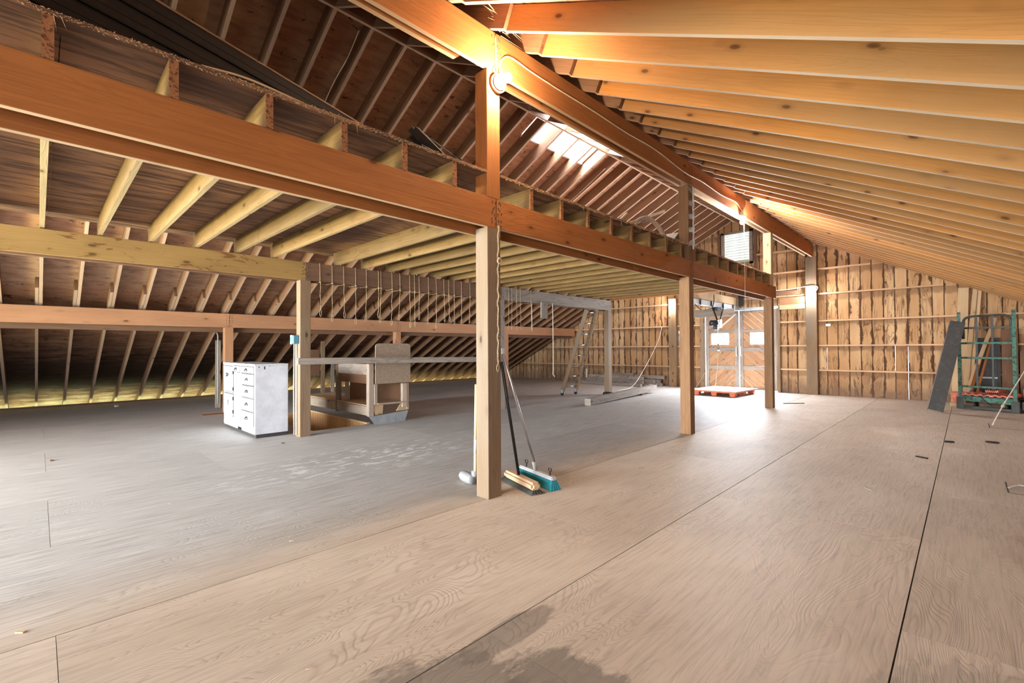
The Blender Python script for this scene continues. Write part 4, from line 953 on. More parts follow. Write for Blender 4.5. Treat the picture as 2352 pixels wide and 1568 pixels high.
# twine loops tied round the brown beam
tw_y = [2.7, 2.87, 3.04, 3.22, 3.39, 3.59, 3.63, 3.82, 3.96, 4.14, 4.23, 4.32, 4.5, 4.66, 4.82, 4.92, 5.04, 5.2, 5.4, 6.38, 6.47, 6.6, 6.71, 7.03]
rnd = random.Random(21)
t0 = None
for i, y in enumerate(tw_y):
    LL = rnd.uniform(0.36, 0.50); x0 = -6.333; sw = rnd.uniform(-0.02, 0.02); bm = bmesh.new()
    addtube(bm, [Vector(p) for p in ((x0, 0.0, 0.25), (x0-0.187, 0.0, 0.252), (x0-0.187, 0, -0.012), (x0, 0.004, -0.010))], 0.0035, 6, closed=True)
    addtube(bm, [Vector((x0, 0.004+sw*k/10+0.004*math.sin(k+i), -0.01-LL*k/10)) for k in range(11)], 0.0032, 6)
    addtube(bm, [Vector((x0, sw+0.004+0.013*math.cos(q), -LL-0.05+0.05*math.sin(q))) for q in [k*math.pi/6 for k in range(12)]], 0.003, 5, closed=True)
    addtube(bm, [Vector((x0+0.002, -0.004+0.012*k, -0.012+0.004*(k % 2))) for k in range(3)], 0.008, 6)
    t0 = bm_obj('twine_loop', bm, M_ROPE, None, Matrix.Translation((0, y, YB)), smooth=True)
    tag(t0, 'baling twine tied round the long plank beam behind the front post, hanging with a loop', 'twine', 'twine loops hanging from the plank beam')
# a few hooks hanging from joists (white wires)
for i, (y, z0) in enumerate(((2.98, 2.345), (3.40, 2.345), (3.83, 2.345), (4.25, 2.345), (4.67, 2.345))):
    if i == 0:
        h0 = tube('wire_hook', [(-6.30, y, 2.46), (-6.30, y, 2.36), (-6.295, y, 2.352)], 0.006, M_WHITE2, seg=6); tag(h0, 'short white wire standing on the brown beam between joists', 'hook', 'white wires on the brown beam')
    else:
        c = h0.copy(); COL.objects.link(c); c.location.y = y
# longer rope beside the hanging block
o = tube('hanging_rope', smoothpts(((-6.30, 7.68, 2.12), (-6.30, 7.69, 1.5), (-6.30, 7.69, 0.75), (-6.30, 7.68, 0.62), (-6.29, 7.73, 0.56)), 8), 0.008, M_ROPEW, seg=6); tag(o, 'thin pale rope hanging with a hooked end left of the ladder', 'rope')
o = tube('hanging_rope', [(-6.315, 7.03, 2.08), (-6.315, 7.035, 1.52)], 0.006, M_ROPEW, seg=6); tag(o, 'short chain with hook hanging left of the short grey board', 'chain')
o = tube('long_rope', smoothpts(((-6.62, YF-0.10, 1.80), (-6.60, 13.0, 1.35), (-6.60, 12.2, 0.6), (-6.60, 11.5, 0.11), (-6.7, 10.9, 0.012)), 8), 0.007, M_ROPEW, seg=6); tag(o, 'thin rope slanting from the far wall down to the lying timber', 'rope')

# ------------------------------------------------------------ white cabinet
cab = empty('cabinet', (-7.39, 2.24, 0), 'old white painted cabinet with drawers and doors beside the stair post', 'cabinet')
CX0, CX1, CYF, CYB = -8.11, -6.665, 1.99, 2.405
box('carcass', (CX0, CYF, 0.05), (CX1, CYB, 0.955), M_WHITE, cab)
box('top_board', (CX0-0.01, CYF-0.012, 0.956), (CX1+0.008, CYB, 0.978), M_WHITE, cab)
box('plinth', (CX0+0.03, CYF+0.02, 0.0), (CX1-0.02, CYB-0.01, 0.049), M_DARKLINE, cab)
def front2(nm, x0, x1, z0, z1, pull='cup', px=None, pz=None):
    # gap line: four thin dark strips round the front, then the raised front
    W_ = 0.009
    bm = bmesh.new()
    for lo, hi in (((x0-W_, CYF-0.003, z0-W_), (x1+W_, CYF-0.0005, z0)), ((x0-W_, CYF-0.003, z1), (x1+W_, CYF-0.0005, z1+W_)), ((x0-W_, CYF-0.003, z0), (x0, CYF-0.0005, z1)), ((x1, CYF-0.003, z0), (x1+W_, CYF-0.0005, z1))): addbox(bm, lo, hi)
    bm_obj('gap_line', bm, M_DARKLINE, cab)
    o = box(nm, (x0, CYF-0.013, z0), (x1, CYF-0.0005, z1), M_WHITE, cab, bev=0.003)
    cx = px if px is not None else (x0+x1)/2; cz = pz if pz is not None else (z0+z1)/2
    if pull == 'cup':
        bm = bmesh.new(); bmesh.ops.create_uvsphere(bm, u_segments=12, v_segments=8, radius=1.0)
        for v in list(bm.verts):
            v.co = Vector((cx+v.co.x*0.048, CYF-0.013-max(0, -v.co.y)*0.028, cz-0.018+max(0.0, v.co.z)*0.042))
        bmesh.ops.remove_doubles(bm, verts=bm.verts, dist=0.0001)
        hnd = bm_obj('cup_pull', bm, M_PULL, cab, smooth=True)
        mw = Matrix.Translation(cab.location) @ hnd.matrix_basis; hnd.parent = o; hnd.matrix_basis = (Matrix.Translation(cab.location) @ o.matrix_basis).inverted() @ mw
        k = box('keyhole', (cx-0.005, CYF-0.0145, cz+0.055), (cx+0.005, CYF-0.013, cz+0.085), M_DARKLINE, cab, bev=0)
        mw = Matrix.Translation(cab.location) @ k.matrix_basis; k.parent = o; k.matrix_basis = (Matrix.Translation(cab.location) @ o.matrix_basis).inverted() @ mw
    elif pull == 'knob':
        k = lathe('latch_knob', [(0.012, 0), (0.03, 0.012), (0.03, 0.02), (0.012, 0.026)], M_PULL, (cx, CYF-0.013, cz), (0, -1, 0), cab, seg=14)
        mw = Matrix.Translation(cab.location) @ k.matrix_basis; k.parent = o; k.matrix_basis = (Matrix.Translation(cab.location) @ o.matrix_basis).inverted() @ mw
    elif pull == 'latch':
        k = box('latch', (cx-0.02, CYF-0.02, cz-0.05), (cx+0.02, CYF-0.013, cz+0.03), M_PULL, cab, bev=0.002)
        mw = Matrix.Translation(cab.location) @ k.matrix_basis; k.parent = o; k.matrix_basis = (Matrix.Translation(cab.location) @ o.matrix_basis).inverted() @ mw
    return o
front2('door', -8.07, -7.62, 0.555, 0.925, 'knob', -7.86, 0.80)
front2('door', -8.07, -7.62, 0.20, 0.52, 'latch', -7.84, 0.40)
front2('drawer', -7.60, -7.31, 0.855, 0.935, 'cup')
front2('drawer', -7.27, -6.71, 0.855, 0.935, 'cup', -6.99)
front2('drawer', -7.215, -6.71, 0.695, 0.835)
front2('drawer', -7.215, -6.71, 0.535, 0.675)
front2('drawer', -7.215, -6.71, 0.355, 0.510)
front2('drawer', -7.215, -6.71, 0.165, 0.330)
for z in (0.84, 0.60, 0.46, 0.27): box('hinge', (-7.618, CYF-0.016, z-0.025), (-7.606, CYF-0.001, z+0.025), M_BLACK, cab, bev=0)
box('knee_gap', (-7.40, CYF-0.002, 0.05), (-7.23, CYF-0.0005, 0.085), M_BLACK, cab, bev=0)
for lo, hi in (((CX1, 2.03, 0.93), (CX1+0.001, 2.045, 0.945)), ((CX1, 2.10, 0.905), (CX1+0.001, 2.115, 0.945)), ((CX1, 2.16, 0.945), (CX1+0.001, 2.18, 0.95))): box('paint_chip', lo, hi, M_DARKLINE, cab, bev=0)

# ------------------------------------------------------------ stair guard rail and chute over the stairwell
o = bar('guard_rail', (-6.318, 2.40, 1.012), (-6.318, 6.14, 0.965), 0.034, 0.088, M_GREYW); tag(o, 'old grey brown guard rail plank nailed across from the stair post', 'rail')
ch = empty('loading_chute', (-7.2, 3.95, 0), 'pale timber framed chute with round cornered chipboard panel at the stair opening', 'chute')
bm = bmesh.new()
Yp0, Yp1, Z0, Z1, cr_ = 3.655, 4.285, 0.625, 1.255, 0.05
prof = [(Yp0, Z0), (Yp1, Z0), (Yp1, Z1-cr_), (Yp1-cr_*0.3, Z1-cr_*0.3), (Yp1-cr_, Z1), (Yp0+cr_, Z1), (Yp0+cr_*0.3, Z1-cr_*0.3), (Yp0, Z1-cr_)]
prism('chipboard_panel', prof, 0.018, M_OSB, Matrix(((0, 1, 0, -6.545), (1, 0, 0, 0), (0, 0, 1, 0), (0, 0, 0, 1))), ch)
box('front_post', (-6.66, 3.565, 0.125), (-6.575, 3.645, 0.94), M_PALEG, ch)
box('front_post', (-6.60, 3.65, 0.30), (-6.56, 3.70, 0.62), M_PALEG, ch)
box('front_post', (-6.62, 4.15, 0.22), (-6.56, 4.235, 0.61), M_PALEG, ch)
box('front_post', (-6.60, 4.237, 0.18), (-6.57, 4.275, 0.61), M_PALE, ch)
box('rear_post', (-7.80, 3.60, 0.10), (-7.70, 3.66, 0.90), M_POST, ch)
box('rear_post', (-7.66, 3.70, 0.30), (-7.62, 3.76, 0.62), M_PALEG, ch)
box('side_rail', (-7.70, 3.60, 0.765), (-6.661, 3.63, 0.93), M_PALEG, ch)
box('side_rail', (-7.70, 3.64, 0.62), (-6.661, 3.66, 0.762), M_BRWN, ch)
bm = bmesh.new(); addbox(bm, (-7.62, 3.72, 0.28), (-6.72, 3.735, 0.66)); 
box('hardboard_side', (-7.62, 4.25, 0.30), (-6.72, 4.262, 0.66), M_BROWNPANEL, ch)
box('hardboard_side', (-7.64, 3.78, 0.30), (-7.625, 4.25, 0.66), M_BROWNPANEL, ch)
box('lower_sill', (-9.2, 3.575, 0.125), (-7.81, 3.615, 0.275), M_PALEG, ch)
box('lower_sill', (-7.69, 3.575, 0.135), (-6.665, 3.615, 0.275), M_PALEG, ch)
box('shelf_board', (-9.2, 3.58, 0.28), (-7.81, 4.25, 0.298), M_PALE, ch)
box('shelf_board', (-7.69, 3.58, 0.28), (-6.62, 4.25, 0.298), M_PALE, ch)
bar('front_tray', (-6.60, 3.70, 0.315), (-6.60, 4.24, 0.305), 0.12, 0.02, M_PALEG, ch)
prism('front_toe', [(3.56, 0.125), (4.25, 0.165), (4.19, 0.0), (3.655, 0.0)], 0.02, M_GALV, Matrix(((0, 1, 0, -6.56), (1, 0, 0, 0), (0, 0, 1, 0), (0, 0, 0, 1))), ch)
prism('foot_block', [(3.60, 0.30), (3.82, 0.31), (3.80, 0.14), (3.68, 0.14)], 0.03, M_PALE, Matrix(((0, 1, 0, -6.60), (1, 0, 0, 0), (0, 0, 1, 0), (0, 0, 0, 1))), ch)
prism('foot_block', [(4.06, 0.17), (4.25, 0.17), (4.27, 0.32), (4.17, 0.32)], 0.03, M_PALE, Matrix(((0, 1, 0, -6.60), (1, 0, 0, 0), (0, 0, 1, 0), (0, 0, 0, 1))), ch)
#bar('skid_rail', (-9.1, 3.60, 0.03), (-6.62, 3.60, 0.03), 0.05, 0.06, M_PALEG, ch)
box('support_leg', (-9.15, 3.58, 0.0), (-9.09, 3.62, 0.124), M_PALEG, ch)

# ------------------------------------------------------------ brooms and mallet at the front post
M_BLOCK = wood('broom_block_wood', (0.48, 0.27, 0.13), (0.3, 0.15, 0.07), tint=(0.45, 0.38, 0.30), knots=0.2, grain=0.3)
def broom(nm, head_a, head_b, hw, hh, brh, mt_head, mt_br, mt_pole, grip, top, lab, r=0.0115):
    A = Vector(head_a); B = Vector(head_b); root = empty(nm, ((A.x+B.x)/2, (A.y+B.y)/2, 0), lab, 'broom')
    mm, L = frame(A, B); bm = bmesh.new()
    # block with rounded ends
    addbox(bm, (0, -hw/2, 0), (L, hw/2, hh)); bmesh.ops.bevel(bm, geom=bm.edges[:], offset=min(hw, hh)*0.3, clamp_overlap=True, segments=2, affect='EDGES')
    bm_obj('head_block', bm, mt_head, root, mm)
    bm = bmesh.new(); rnd = random.Random(4); nx = int(L/0.011)
    for i in range(nx):
        for j in range(5):
            x = 0.008+(L-0.016)*i/(nx-1); y = -hw*0.38+hw*0.76*j/4
            sx = (i/(nx-1)-0.5)*0.05; sy = (j/4-0.5)*0.05
            vs = [bm.verts.new((x-0.0045, y-0.0045, 0)), bm.verts.new((x+0.0045, y-0.0045, 0)), bm.verts.new((x+0.0045, y+0.0045, 0)), bm.verts.new((x-0.0045, y+0.0045, 0))]
            q = rnd.gauss(0, 0.002); z_ = -brh
            ws = [bm.verts.new((x+sx+q-0.007, y+sy-0.007, z_)), bm.verts.new((x+sx+q+0.007, y+sy-0.007, z_)), bm.verts.new((x+sx+q+0.007, y+sy+0.007, z_)), bm.verts.new((x+sx+q-0.007, y+sy+0.007, z_))]
            bm.faces.new(vs); bm.faces.new(ws[::-1])
            for k in range(4): bm.faces.new((vs[k], vs[(k+1) % 4], ws[(k+1) % 4], ws[k]))
    bm_obj('bristles', bm, mt_br, root, mm)
    tube('handle', [grip, (Vector(grip)+Vector(top))/2, top], r, mt_pole, root, seg=10)
    return root
b = broom('push_broom', (-2.925, 3.10, 0.075), (-2.44, 2.985, 0.075), 0.055, 0.03, 0.073, M_GREYPL, M_TEAL, M_ALU, (-2.70, 3.05, 0.13), (-2.642, 2.595, 1.12), 'push broom with teal bristles and silver handle leaning on the front post')
lathe('handle_socket', [(0.02, 0), (0.018, 0.05), (0.016, 0.09)], M_GREYPL, (-2.70, 3.05, 0.10), (0.05, -0.40, 0.9), b, seg=12)
for px_ in ((-2.84, 3.08), (-2.50, 3.0)):
    pp = [(px_[0], px_[1], 0.10), (px_[0], px_[1], 0.135)]+[(px_[0]+0.016*math.sin(q), px_[1], 0.152-0.016*math.cos(q)) for q in [math.radians(v) for v in (30, 80, 130, 150)]]
    tube('hanging_clip', pp, 0.005, M_BLACK, b, seg=6)
    tube('hanging_clip', [(2*px_[0]-x, y, z) for x, y, z in pp], 0.005, M_BLACK, b, seg=6)
b = broom('push_broom', (-2.935, 2.93, 0.032), (-2.47, 2.80, 0.028), 0.088, 0.062, 0.02, M_BLOCK, M_DKBRIS, M_BLACK, (-2.74, 2.875, 0.08), (-2.642, 2.58, 1.06), 'push broom with pale wooden head and black handle leaning on the front post', r=0.013)
mal = empty('mallet', (-3.1, 2.6, 0), 'grey rubber mallet standing on its head with cream handle left of the front post', 'mallet')
lathe('mallet_head', [(0.030, 0), (0.040, 0.012), (0.047, 0.05), (0.047, 0.15), (0.040, 0.20), (0.030, 0.212)], M_RUBBER, (-3.225, 2.65, 0.047), (0.97, -0.25, 0), mal, seg=8)
tube('handle', [(-2.99, 2.60, 0.09), (-2.985, 2.598, 0.30)], 0.013, M_CREAM, mal, seg=10)
tube('handle_band', [(-2.985, 2.598, 0.301), (-2.98, 2.597, 0.40)], 0.0132, M_CREAMW, mal, seg=10)
tube('handle', [(-2.98, 2.597, 0.401), (-2.965, 2.594, 0.865)], 0.0135, M_CREAM, mal, seg=10)
lathe('mallet_cheek', [(0.02, 0), (0.03, 0.02), (0.03, 0.05)], M_RUBBER, (-3.0, 2.605, 0.08), (0, 0, 1), mal)

# ------------------------------------------------------------ ladder on castors
lad = empty('ladder', (-7.1, 9.26, 0), 'wooden ladder with aluminium rungs on two castors leaning on the pale grey beam', 'ladder')
La0, La1 = Vector((-7.13, 9.02, 0.11)), Vector((-6.46, 8.79, 2.06))
Lb0, Lb1 = Vector((-7.13, 9.52, 0.11)), Vector((-6.46, 9.29, 2.06))
La1 = Vector((-6.32, 8.95, 2.06)); La0 = Vector((-7.10, 9.02, 0.11)); Lb0 = Vector((-7.05, 9.50, 0.11)); Lb1 = Vector((-6.30, 9.33, 2.09))
for p, q in ((La0, La1), (Lb0, Lb1)): bar('stile', p, q, 0.03, 0.10, M_POST, lad, up=(1, 0, 0.3))
for k in range(8):
    t = 0.055+k*0.13
    tube('rung', [La0.lerp(La1, t), Lb0.lerp(Lb1, t)], 0.014, M_ALU, lad, seg=8)
for p in (La0, Lb0):
    c = Vector((p.x-0.01, p.y, 0.055)); w = lathe('castor_wheel', [(0.030, -0.014), (0.052, -0.012), (0.055, 0.0), (0.052, 0.012), (0.030, 0.014)], M_BLACK, c, (0.25, 0.95, 0), lad)
    box('castor_bracket', (p.x-0.03, p.y-0.025, 0.06), (p.x+0.03, p.y+0.025, 0.15), M_GALV, lad)

# squared timber lying on the floor
tm, L = frame((-5.50, 7.80, 0.07), (-5.80, 11.20, 0.135)); bm = bmesh.new(); addbox(bm, (0, -0.07, -0.07), (L, 0.07, 0.07)); bmesh.ops.bevel(bm, geom=bm.edges[:], offset=0.006, segments=1, affect='EDGES')
o = bm_obj('squared_timber', bm, M_GREYW, None, tm); tag(o, 'heavy grey squared timber lying on the floor with one end propped up', 'timber')
o = box('wood_chock', (-5.86, 10.30, 0), (-5.66, 10.48, 0.045), M_BRWN); tag(o, 'dark wood chock under the raised end of the squared timber', 'block')
for i, (x, y, lx, ly) in enumerate(((-6.30, 9.62, 0.05, 0.16), (-6.23, 9.63, 0.05, 0.17), (-6.16, 9.60, 0.05, 0.16))):
    o = lathe('roll_of_tape', [(0.03, 0), (0.045, 0.01), (0.05, 0.08), (0.045, 0.15), (0.03, 0.16)], M_BLACK, (x, y, 0.05), (0.1, 1, 0), None, seg=14); tag(o, 'dark cylinder lying on the floor at the foot of the far grey post', 'roller', 'dark cylinders by the far grey post')

# old timbers stacked at the far wall
rnd = random.Random(31)
st = [((-9.0, 12.55, 0.05), (-6.9, 12.60, 0.05), 0.14, 0.09, 1), ((-9.25, 12.76, 0.05), (-6.75, 12.80, 0.05), 0.12, 0.09, 0), ((-9.0, 12.95, 0.05), (-6.6, 12.95, 0.05), 0.14, 0.09, 0), ((-8.95, 13.12, 0.05), (-6.55, 13.12, 0.05), 0.12, 0.10, 0),
      ((-8.95, 12.70, 0.15), (-6.95, 12.80, 0.12), 0.12, 0.08, 1), ((-9.05, 12.90, 0.155), (-6.7, 12.95, 0.15), 0.13, 0.09, 0), ((-8.8, 13.10, 0.16), (-6.6, 13.12, 0.155), 0.13, 0.10, 0), ((-9.05, 12.95, 0.25), (-7.05, 13.0, 0.235), 0.12, 0.09, 1), ((-8.6, 13.13, 0.27), (-7.5, 13.13, 0.31), 0.05, 0.12, 0), ((-7.5, 13.20, 0.27), (-6.5, 13.20, 0.27), 0.05, 0.10, 0)]
labs = ['front bottom', 'second from front at floor level', 'third from front at floor level', 'rearmost at floor level', 'front one of the second layer', 'middle one of the second layer', 'rear one of the second layer', 'on top of the stack', 'set on edge against the wall at left', 'set on edge against the wall at right']
for (p, q, w, h, bow), lb in zip(st, labs):
    p = Vector(p); q = Vector(q); bm = bmesh.new(); mm, L = frame(p, q); n_ = 12; rings = []
    for i in range(n_+1):
        t = i/n_; bw = -0.10*bow*max(0, t-0.5)*2*max(0, t-0.5)
        rings.append([bm.verts.new((L*t, y+bw*1.6, z)) for y, z in ((-w/2, -h/2), (w/2, -h/2), (w/2, h/2-0.01), (-w/2+0.01, h/2))])
    for A, B in zip(rings, rings[1:]):
        for j in range(4): bm.faces.new((A[j], A[(j+1) % 4], B[(j+1) % 4], B[j]))
    bm.faces.new(rings[0]); bm.faces.new(rings[-1][::-1])
    o = bm_obj('old_timber', bm, M_GREYW, None, mm); tag(o, 'weathered timber by the far wall, %s' % lb, 'timber', 'old timbers stacked by the far wall')
o = box('white_stake', (-8.98, 12.66, 0.20), (-8.95, 12.69, 0.48), M_WHITE2); tag(o, 'short white stake standing at the left end of the timber stack', 'stake')

# ------------------------------------------------------------ trolley beam, hoist, slings and pallet
b2('trolley_beam', -4.47, -4.39, 10.09, 13.28, 2.29, 2.49, M_PALE, 'pale doubled timber running from the loft end to the wall above the hoist')
ib = empty('steel_rail', (-4.43, 11.7, 2.16), 'pale steel I-beam rail under the trolley timber', 'rail')
bm = bmesh.new()
for lo, hi in (((-4.48, 10.15, 2.268), (-4.38, 13.22, 2.28)), ((-4.47, 10.15, 2.172), (-4.39, 13.22, 2.268)), ((-4.48, 10.15, 2.16), (-4.38, 13.22, 2.172))): addbox(bm, lo, hi)
bm_obj('rail_profile', bm, M_GALV, ib)
for y in (10.7, 11.35, 12.1, 12.8): box('rail_clip', (-4.50, y, 2.15), (-4.36, y+0.02, 2.289), M_BLACK, ib, bev=0)
o = box('support_strap', (-4.52, 13.0, 2.281), (-4.44, 13.06, 2.62), M_BLACK, bev=0) if False else box('hanger_plate', (-4.34, 13.1, 2.26), (-4.24, 13.2, 2.66), M_BLACK); tag(o, 'dark scarred upright hanger plate at the wall end of the trolley timber', 'bracket')
o = bar('spreader_board', (-4.90, 11.2, 1.98), (-4.20, 12.35, 2.06), 0.05, 0.19, M_GREYW); tag(o, 'weathered board slung under the steel rail beside the hoist', 'board')
ho = empty('chain_hoist', (-4.43, 11.83, 2.16), 'electric chain hoist with pink label hanging from the steel rail', 'hoist')
box('trolley', (-4.50, 11.70, 2.09), (-4.36, 11.98, 2.158), M_BLACK, ho)
bar('strap', (-4.46, 11.66, 2.15), (-4.40, 11.78, 1.84), 0.03, 0.03, M_BLACK, ho)
bar('strap', (-4.36, 12.06, 2.15), (-4.38, 11.94, 1.86), 0.03, 0.03, M_BLACK, ho)
lathe('motor', [(0.04, 0), (0.075, 0.02), (0.075, 0.16), (0.055, 0.19), (0.03, 0.20)], M_HOISTBLK, (-4.56, 11.70, 1.77), (0.55, 0.45, 0), ho)
box('gear_housing', (-4.46, 11.80, 1.66), (-4.35, 11.96, 1.86), M_ALU, ho, bev=0.01)
box('label_plate', (-4.349, 11.80, 1.76), (-4.345, 11.90, 1.84), M_PINK, ho, bev=0)
box('lower_housing', (-4.50, 11.76, 1.60), (-4.40, 11.88, 1.70), M_HOISTBLK, ho, bev=0.01)
o = tube('arm_rod', [(-4.42, 11.8, 1.60), (-4.0, 11.9, 1.98)], 0.012, M_WHITE2, seg=8); tag(o, 'white rod slanting up to the right of the hoist', 'rod')
o = tube('hoist_cord', smoothpts(((-4.95, 11.0, 2.10), (-4.8, 11.3, 1.85), (-4.62, 11.6, 1.72), (-4.5, 11.75, 1.68)), 6), 0.008, M_CABLEG); tag(o, 'grey cord sagging from the rail to the hoist motor', 'cord')
bm = bmesh.new(); pts = smoothpts(((-4.38, 10.4, 2.15), (-4.36, 10.7, 2.04), (-4.35, 11.0, 2.05), (-4.34, 11.3, 2.12), (-4.34, 11.42, 2.28), (-4.35, 11.45, 2.45)), 10)
for i, p in enumerate(pts[:-1]):
    q = pts[i+1]; mm, L = frame(p, q); 
    addbox(bm, (0, -0.012 if i % 2 else -0.004, -0.004 if i % 2 else -0.012), (L*1.1, 0.012 if i % 2 else 0.004, 0.004 if i % 2 else 0.012), mm)
o = bm_obj('chain', bm, M_BLACK); tag(o, 'dark chain looped along the trolley timber', 'chain')
o = tube('load_chain', [(-4.42, 11.85, 1.60), (-4.41, 11.86, 1.26)], 0.006, M_GALV, seg=6); tag(o, 'thin load chain hanging from the hoist to the hook', 'chain')
hk = empty('lifting_hook', (-4.41, 11.86, 1.1), 'steel lifting hook above the pallet slings', 'hook')
tube('hook_body', [(-4.41, 11.86, 1.26), (-4.43, 11.83, 1.17), (-4.41, 11.86, 1.11), (-4.39, 11.89, 1.17), (-4.41, 11.86, 1.25)], 0.008, M_BLACK, hk, seg=6)
lathe('hook_ring', [(0.012, 0), (0.028, 0.006), (0.028, 0.03), (0.012, 0.036)], M_WHITE2, (-4.41, 11.86, 1.07), (0, 0, 1), hk, seg=12)
# pallet
pal = empty('pallet', (-4.33, 12.0, 0), 'orange plastic pallet with whitish plywood top hung by ropes before the hay door', 'pallet')
ang = math.radians(-3); PC = Vector((-4.33, 12.0, 0))
PW, PL_ = 1.05, 1.25
def prot(x, y, z): return Vector((PC.x+x*math.cos(ang)-y*math.sin(ang), PC.y+x*math.sin(ang)+y*math.cos(ang), z))
PM = Matrix.Translation(PC) @ Matrix.Rotation(ang, 4, 'Z')
for ix in (-1, 0, 1):
    for iy in (-1, 0, 1):
        bm = bmesh.new(); addbox(bm, (-0.075, -0.075, 0), (0.075, 0.075, 0.085)); 
        for v in bm.verts:
            if v.co.z < 0.01: v.co.x *= 0.8; v.co.y *= 0.8
        bmesh.ops.bevel(bm, geom=bm.edges[:], offset=0.012, segments=2, affect='EDGES')
        bm_obj('pallet_foot', bm, M_ORANGE, pal, PM @ Matrix.Translation((ix*(PW/2-0.09), iy*(PL_/2-0.09), 0)))
bm = bmesh.new(); addbox(bm, (-PW/2, -PL_/2, 0.086), (PW/2, PL_/2, 0.115)); bm_obj('pallet_deck', bm, M_ORANGE, pal, PM)
bm = bmesh.new(); addbox(bm, (-PW/2-0.03, -PL_/2-0.03, 0.116), (PW/2+0.03, PL_/2+0.03, 0.134)); bm_obj('plywood_top', bm, M_PALTOP, pal, PM)
for i, (sx, sy) in enumerate(((-1, -1), (1, -1), (1, 1), (-1, 1))):
    e = prot(sx*(PW/2-0.05), sy*(PL_/2-0.05), 0.14)
    top = Vector((-4.41, 11.86, 1.07)); mid = top.lerp(e, 0.6)+Vector((0.0, 0.0, 0.0 if i != 3 else -0.06))
    o = tube('sling_rope', smoothpts((top, mid, e), 6), 0.006, M_ROPE, seg=6); tag(o, 'thin sling rope from the hook to the %s corner of the pallet' % ['near left', 'near right', 'far right', 'far left'][i], 'rope')

# ------------------------------------------------------------ things by the right wall
tr = bmesh.new(); T0 = Vector((-0.40, 11.12, 0.03)); T1 = Vector((-0.10, 11.88, 1.62)); mm, L = frame(T0, T1, up=(0.25, -1, 0.45))
for lo, hi in (((0, -0.105, 0), (L, 0.105, 0.006)), ((0, -0.105, -0.07), (L, -0.098, 0)), ((0, 0.098, -0.07), (L, 0.105, 0)), ((0, -0.082, -0.002), (L, -0.078, 0.009)), ((0, 0.07, -0.002), (L, 0.074, 0.009))): addbox(tr, lo, hi)
o = bm_obj('metal_trough', tr, M_TROUGH, None, mm); tag(o, 'long charcoal metal trough leaning against the green wheeled frame', 'trough')
cart = empty('stake_cart', (0.24, 12.05, 0), 'wheeled steel cart with tall rounded end frame in chipped green paint', 'cart')
q0, q1 = Vector((-0.09, 12.09, 0)), Vector((0.60, 11.86, 0)); dr = (q1-q0).normalized()
def cpt(t, z, back=0.0): p = q0.lerp(q1, t)+Vector((-dr.y, dr.x, 0))*back; return Vector((p.x, p.y, z))
fr = [(0, 0.22), (0, 1.72)]
bar('corner_stake', cpt(0, 0.20), cpt(0, 1.80), 0.05, 0.05, M_GREEN, cart); bar('corner_stake', cpt(1, 0.18), cpt(1, 1.80), 0.05, 0.05, M_GREEN, cart)
box('corner_foot', (q0.x-0.05, q0.y-0.04, 0.0), (q0.x+0.05, q0.y+0.04, 0.22), M_CARTDK, cart); box('corner_foot', (q1.x-0.05, q1.y-0.04, 0.0), (q1.x+0.05, q1.y+0.04, 0.20), M_CARTDK, cart)
tube('top_hoop', smoothpts([cpt(0.07, 1.30, 0.03), cpt(0.07, 1.56, 0.03), cpt(0.10, 1.67, 0.03), cpt(0.22, 1.71, 0.03), cpt(0.5, 1.72, 0.03), cpt(0.78, 1.72, 0.03), cpt(0.90, 1.68, 0.03), cpt(0.94, 1.57, 0.03), cpt(0.94, 1.2, 0.03)], 6), 0.02, M_CARTDK, cart)
for z in (0.42, 0.95, 1.22, 1.50): bar('cross_rail', cpt(0.03, z), cpt(0.97, z), 0.012, 0.035, M_GREEN if z != 1.50 else M_CARTDK, cart)
for t in (0.33, 0.62): bar('upright_bar', cpt(t, 0.42, 0.012), cpt(t, 1.71, 0.012), 0.03, 0.01, M_CARTDK, cart)
bar('front_beam', cpt(0.03, 0.20), cpt(0.97, 0.18), 0.05, 0.09, M_GREEN, cart); bar('bottom_rail', cpt(0.02, 0.045, -0.01), cpt(0.98, 0.035, -0.01), 0.03, 0.05, M_CARTDK, cart)
for t in (0.22, 0.8):
    c = cpt(t, 0.075, 0.18); lathe('cart_wheel', [(0.03, -0.02), (0.07, -0.02), (0.075, 0), (0.07, 0.02), (0.03, 0.02)], M_BLACK, c, (dr.x, dr.y, 0), cart)
#bar('platform_edge', cpt(1.0, 0.2), cpt(1.0, 0.2, 0.9)+Vector((0.5, 0.1, 0)), 0.05, 0.08, M_CARTDK, cart)
bmx = bmesh.new(); PB = [cpt(0.02, 0.0, 0.03), cpt(0.98, 0.0, 0.03), cpt(0.98, 0, 0.95), cpt(0.02, 0, 0.95)]
lo = [bmx.verts.new((p.x, p.y, 0.225)) for p in PB]; up = [bmx.verts.new((p.x, p.y, 0.245)) for p in PB]; bmx.faces.new(lo); bmx.faces.new(up[::-1])
for i in range(4): bmx.faces.new((lo[i], lo[(i+1) % 4], up[(i+1) % 4], up[i]))
bm_obj('platform', bmx, M_CARTDK, cart)
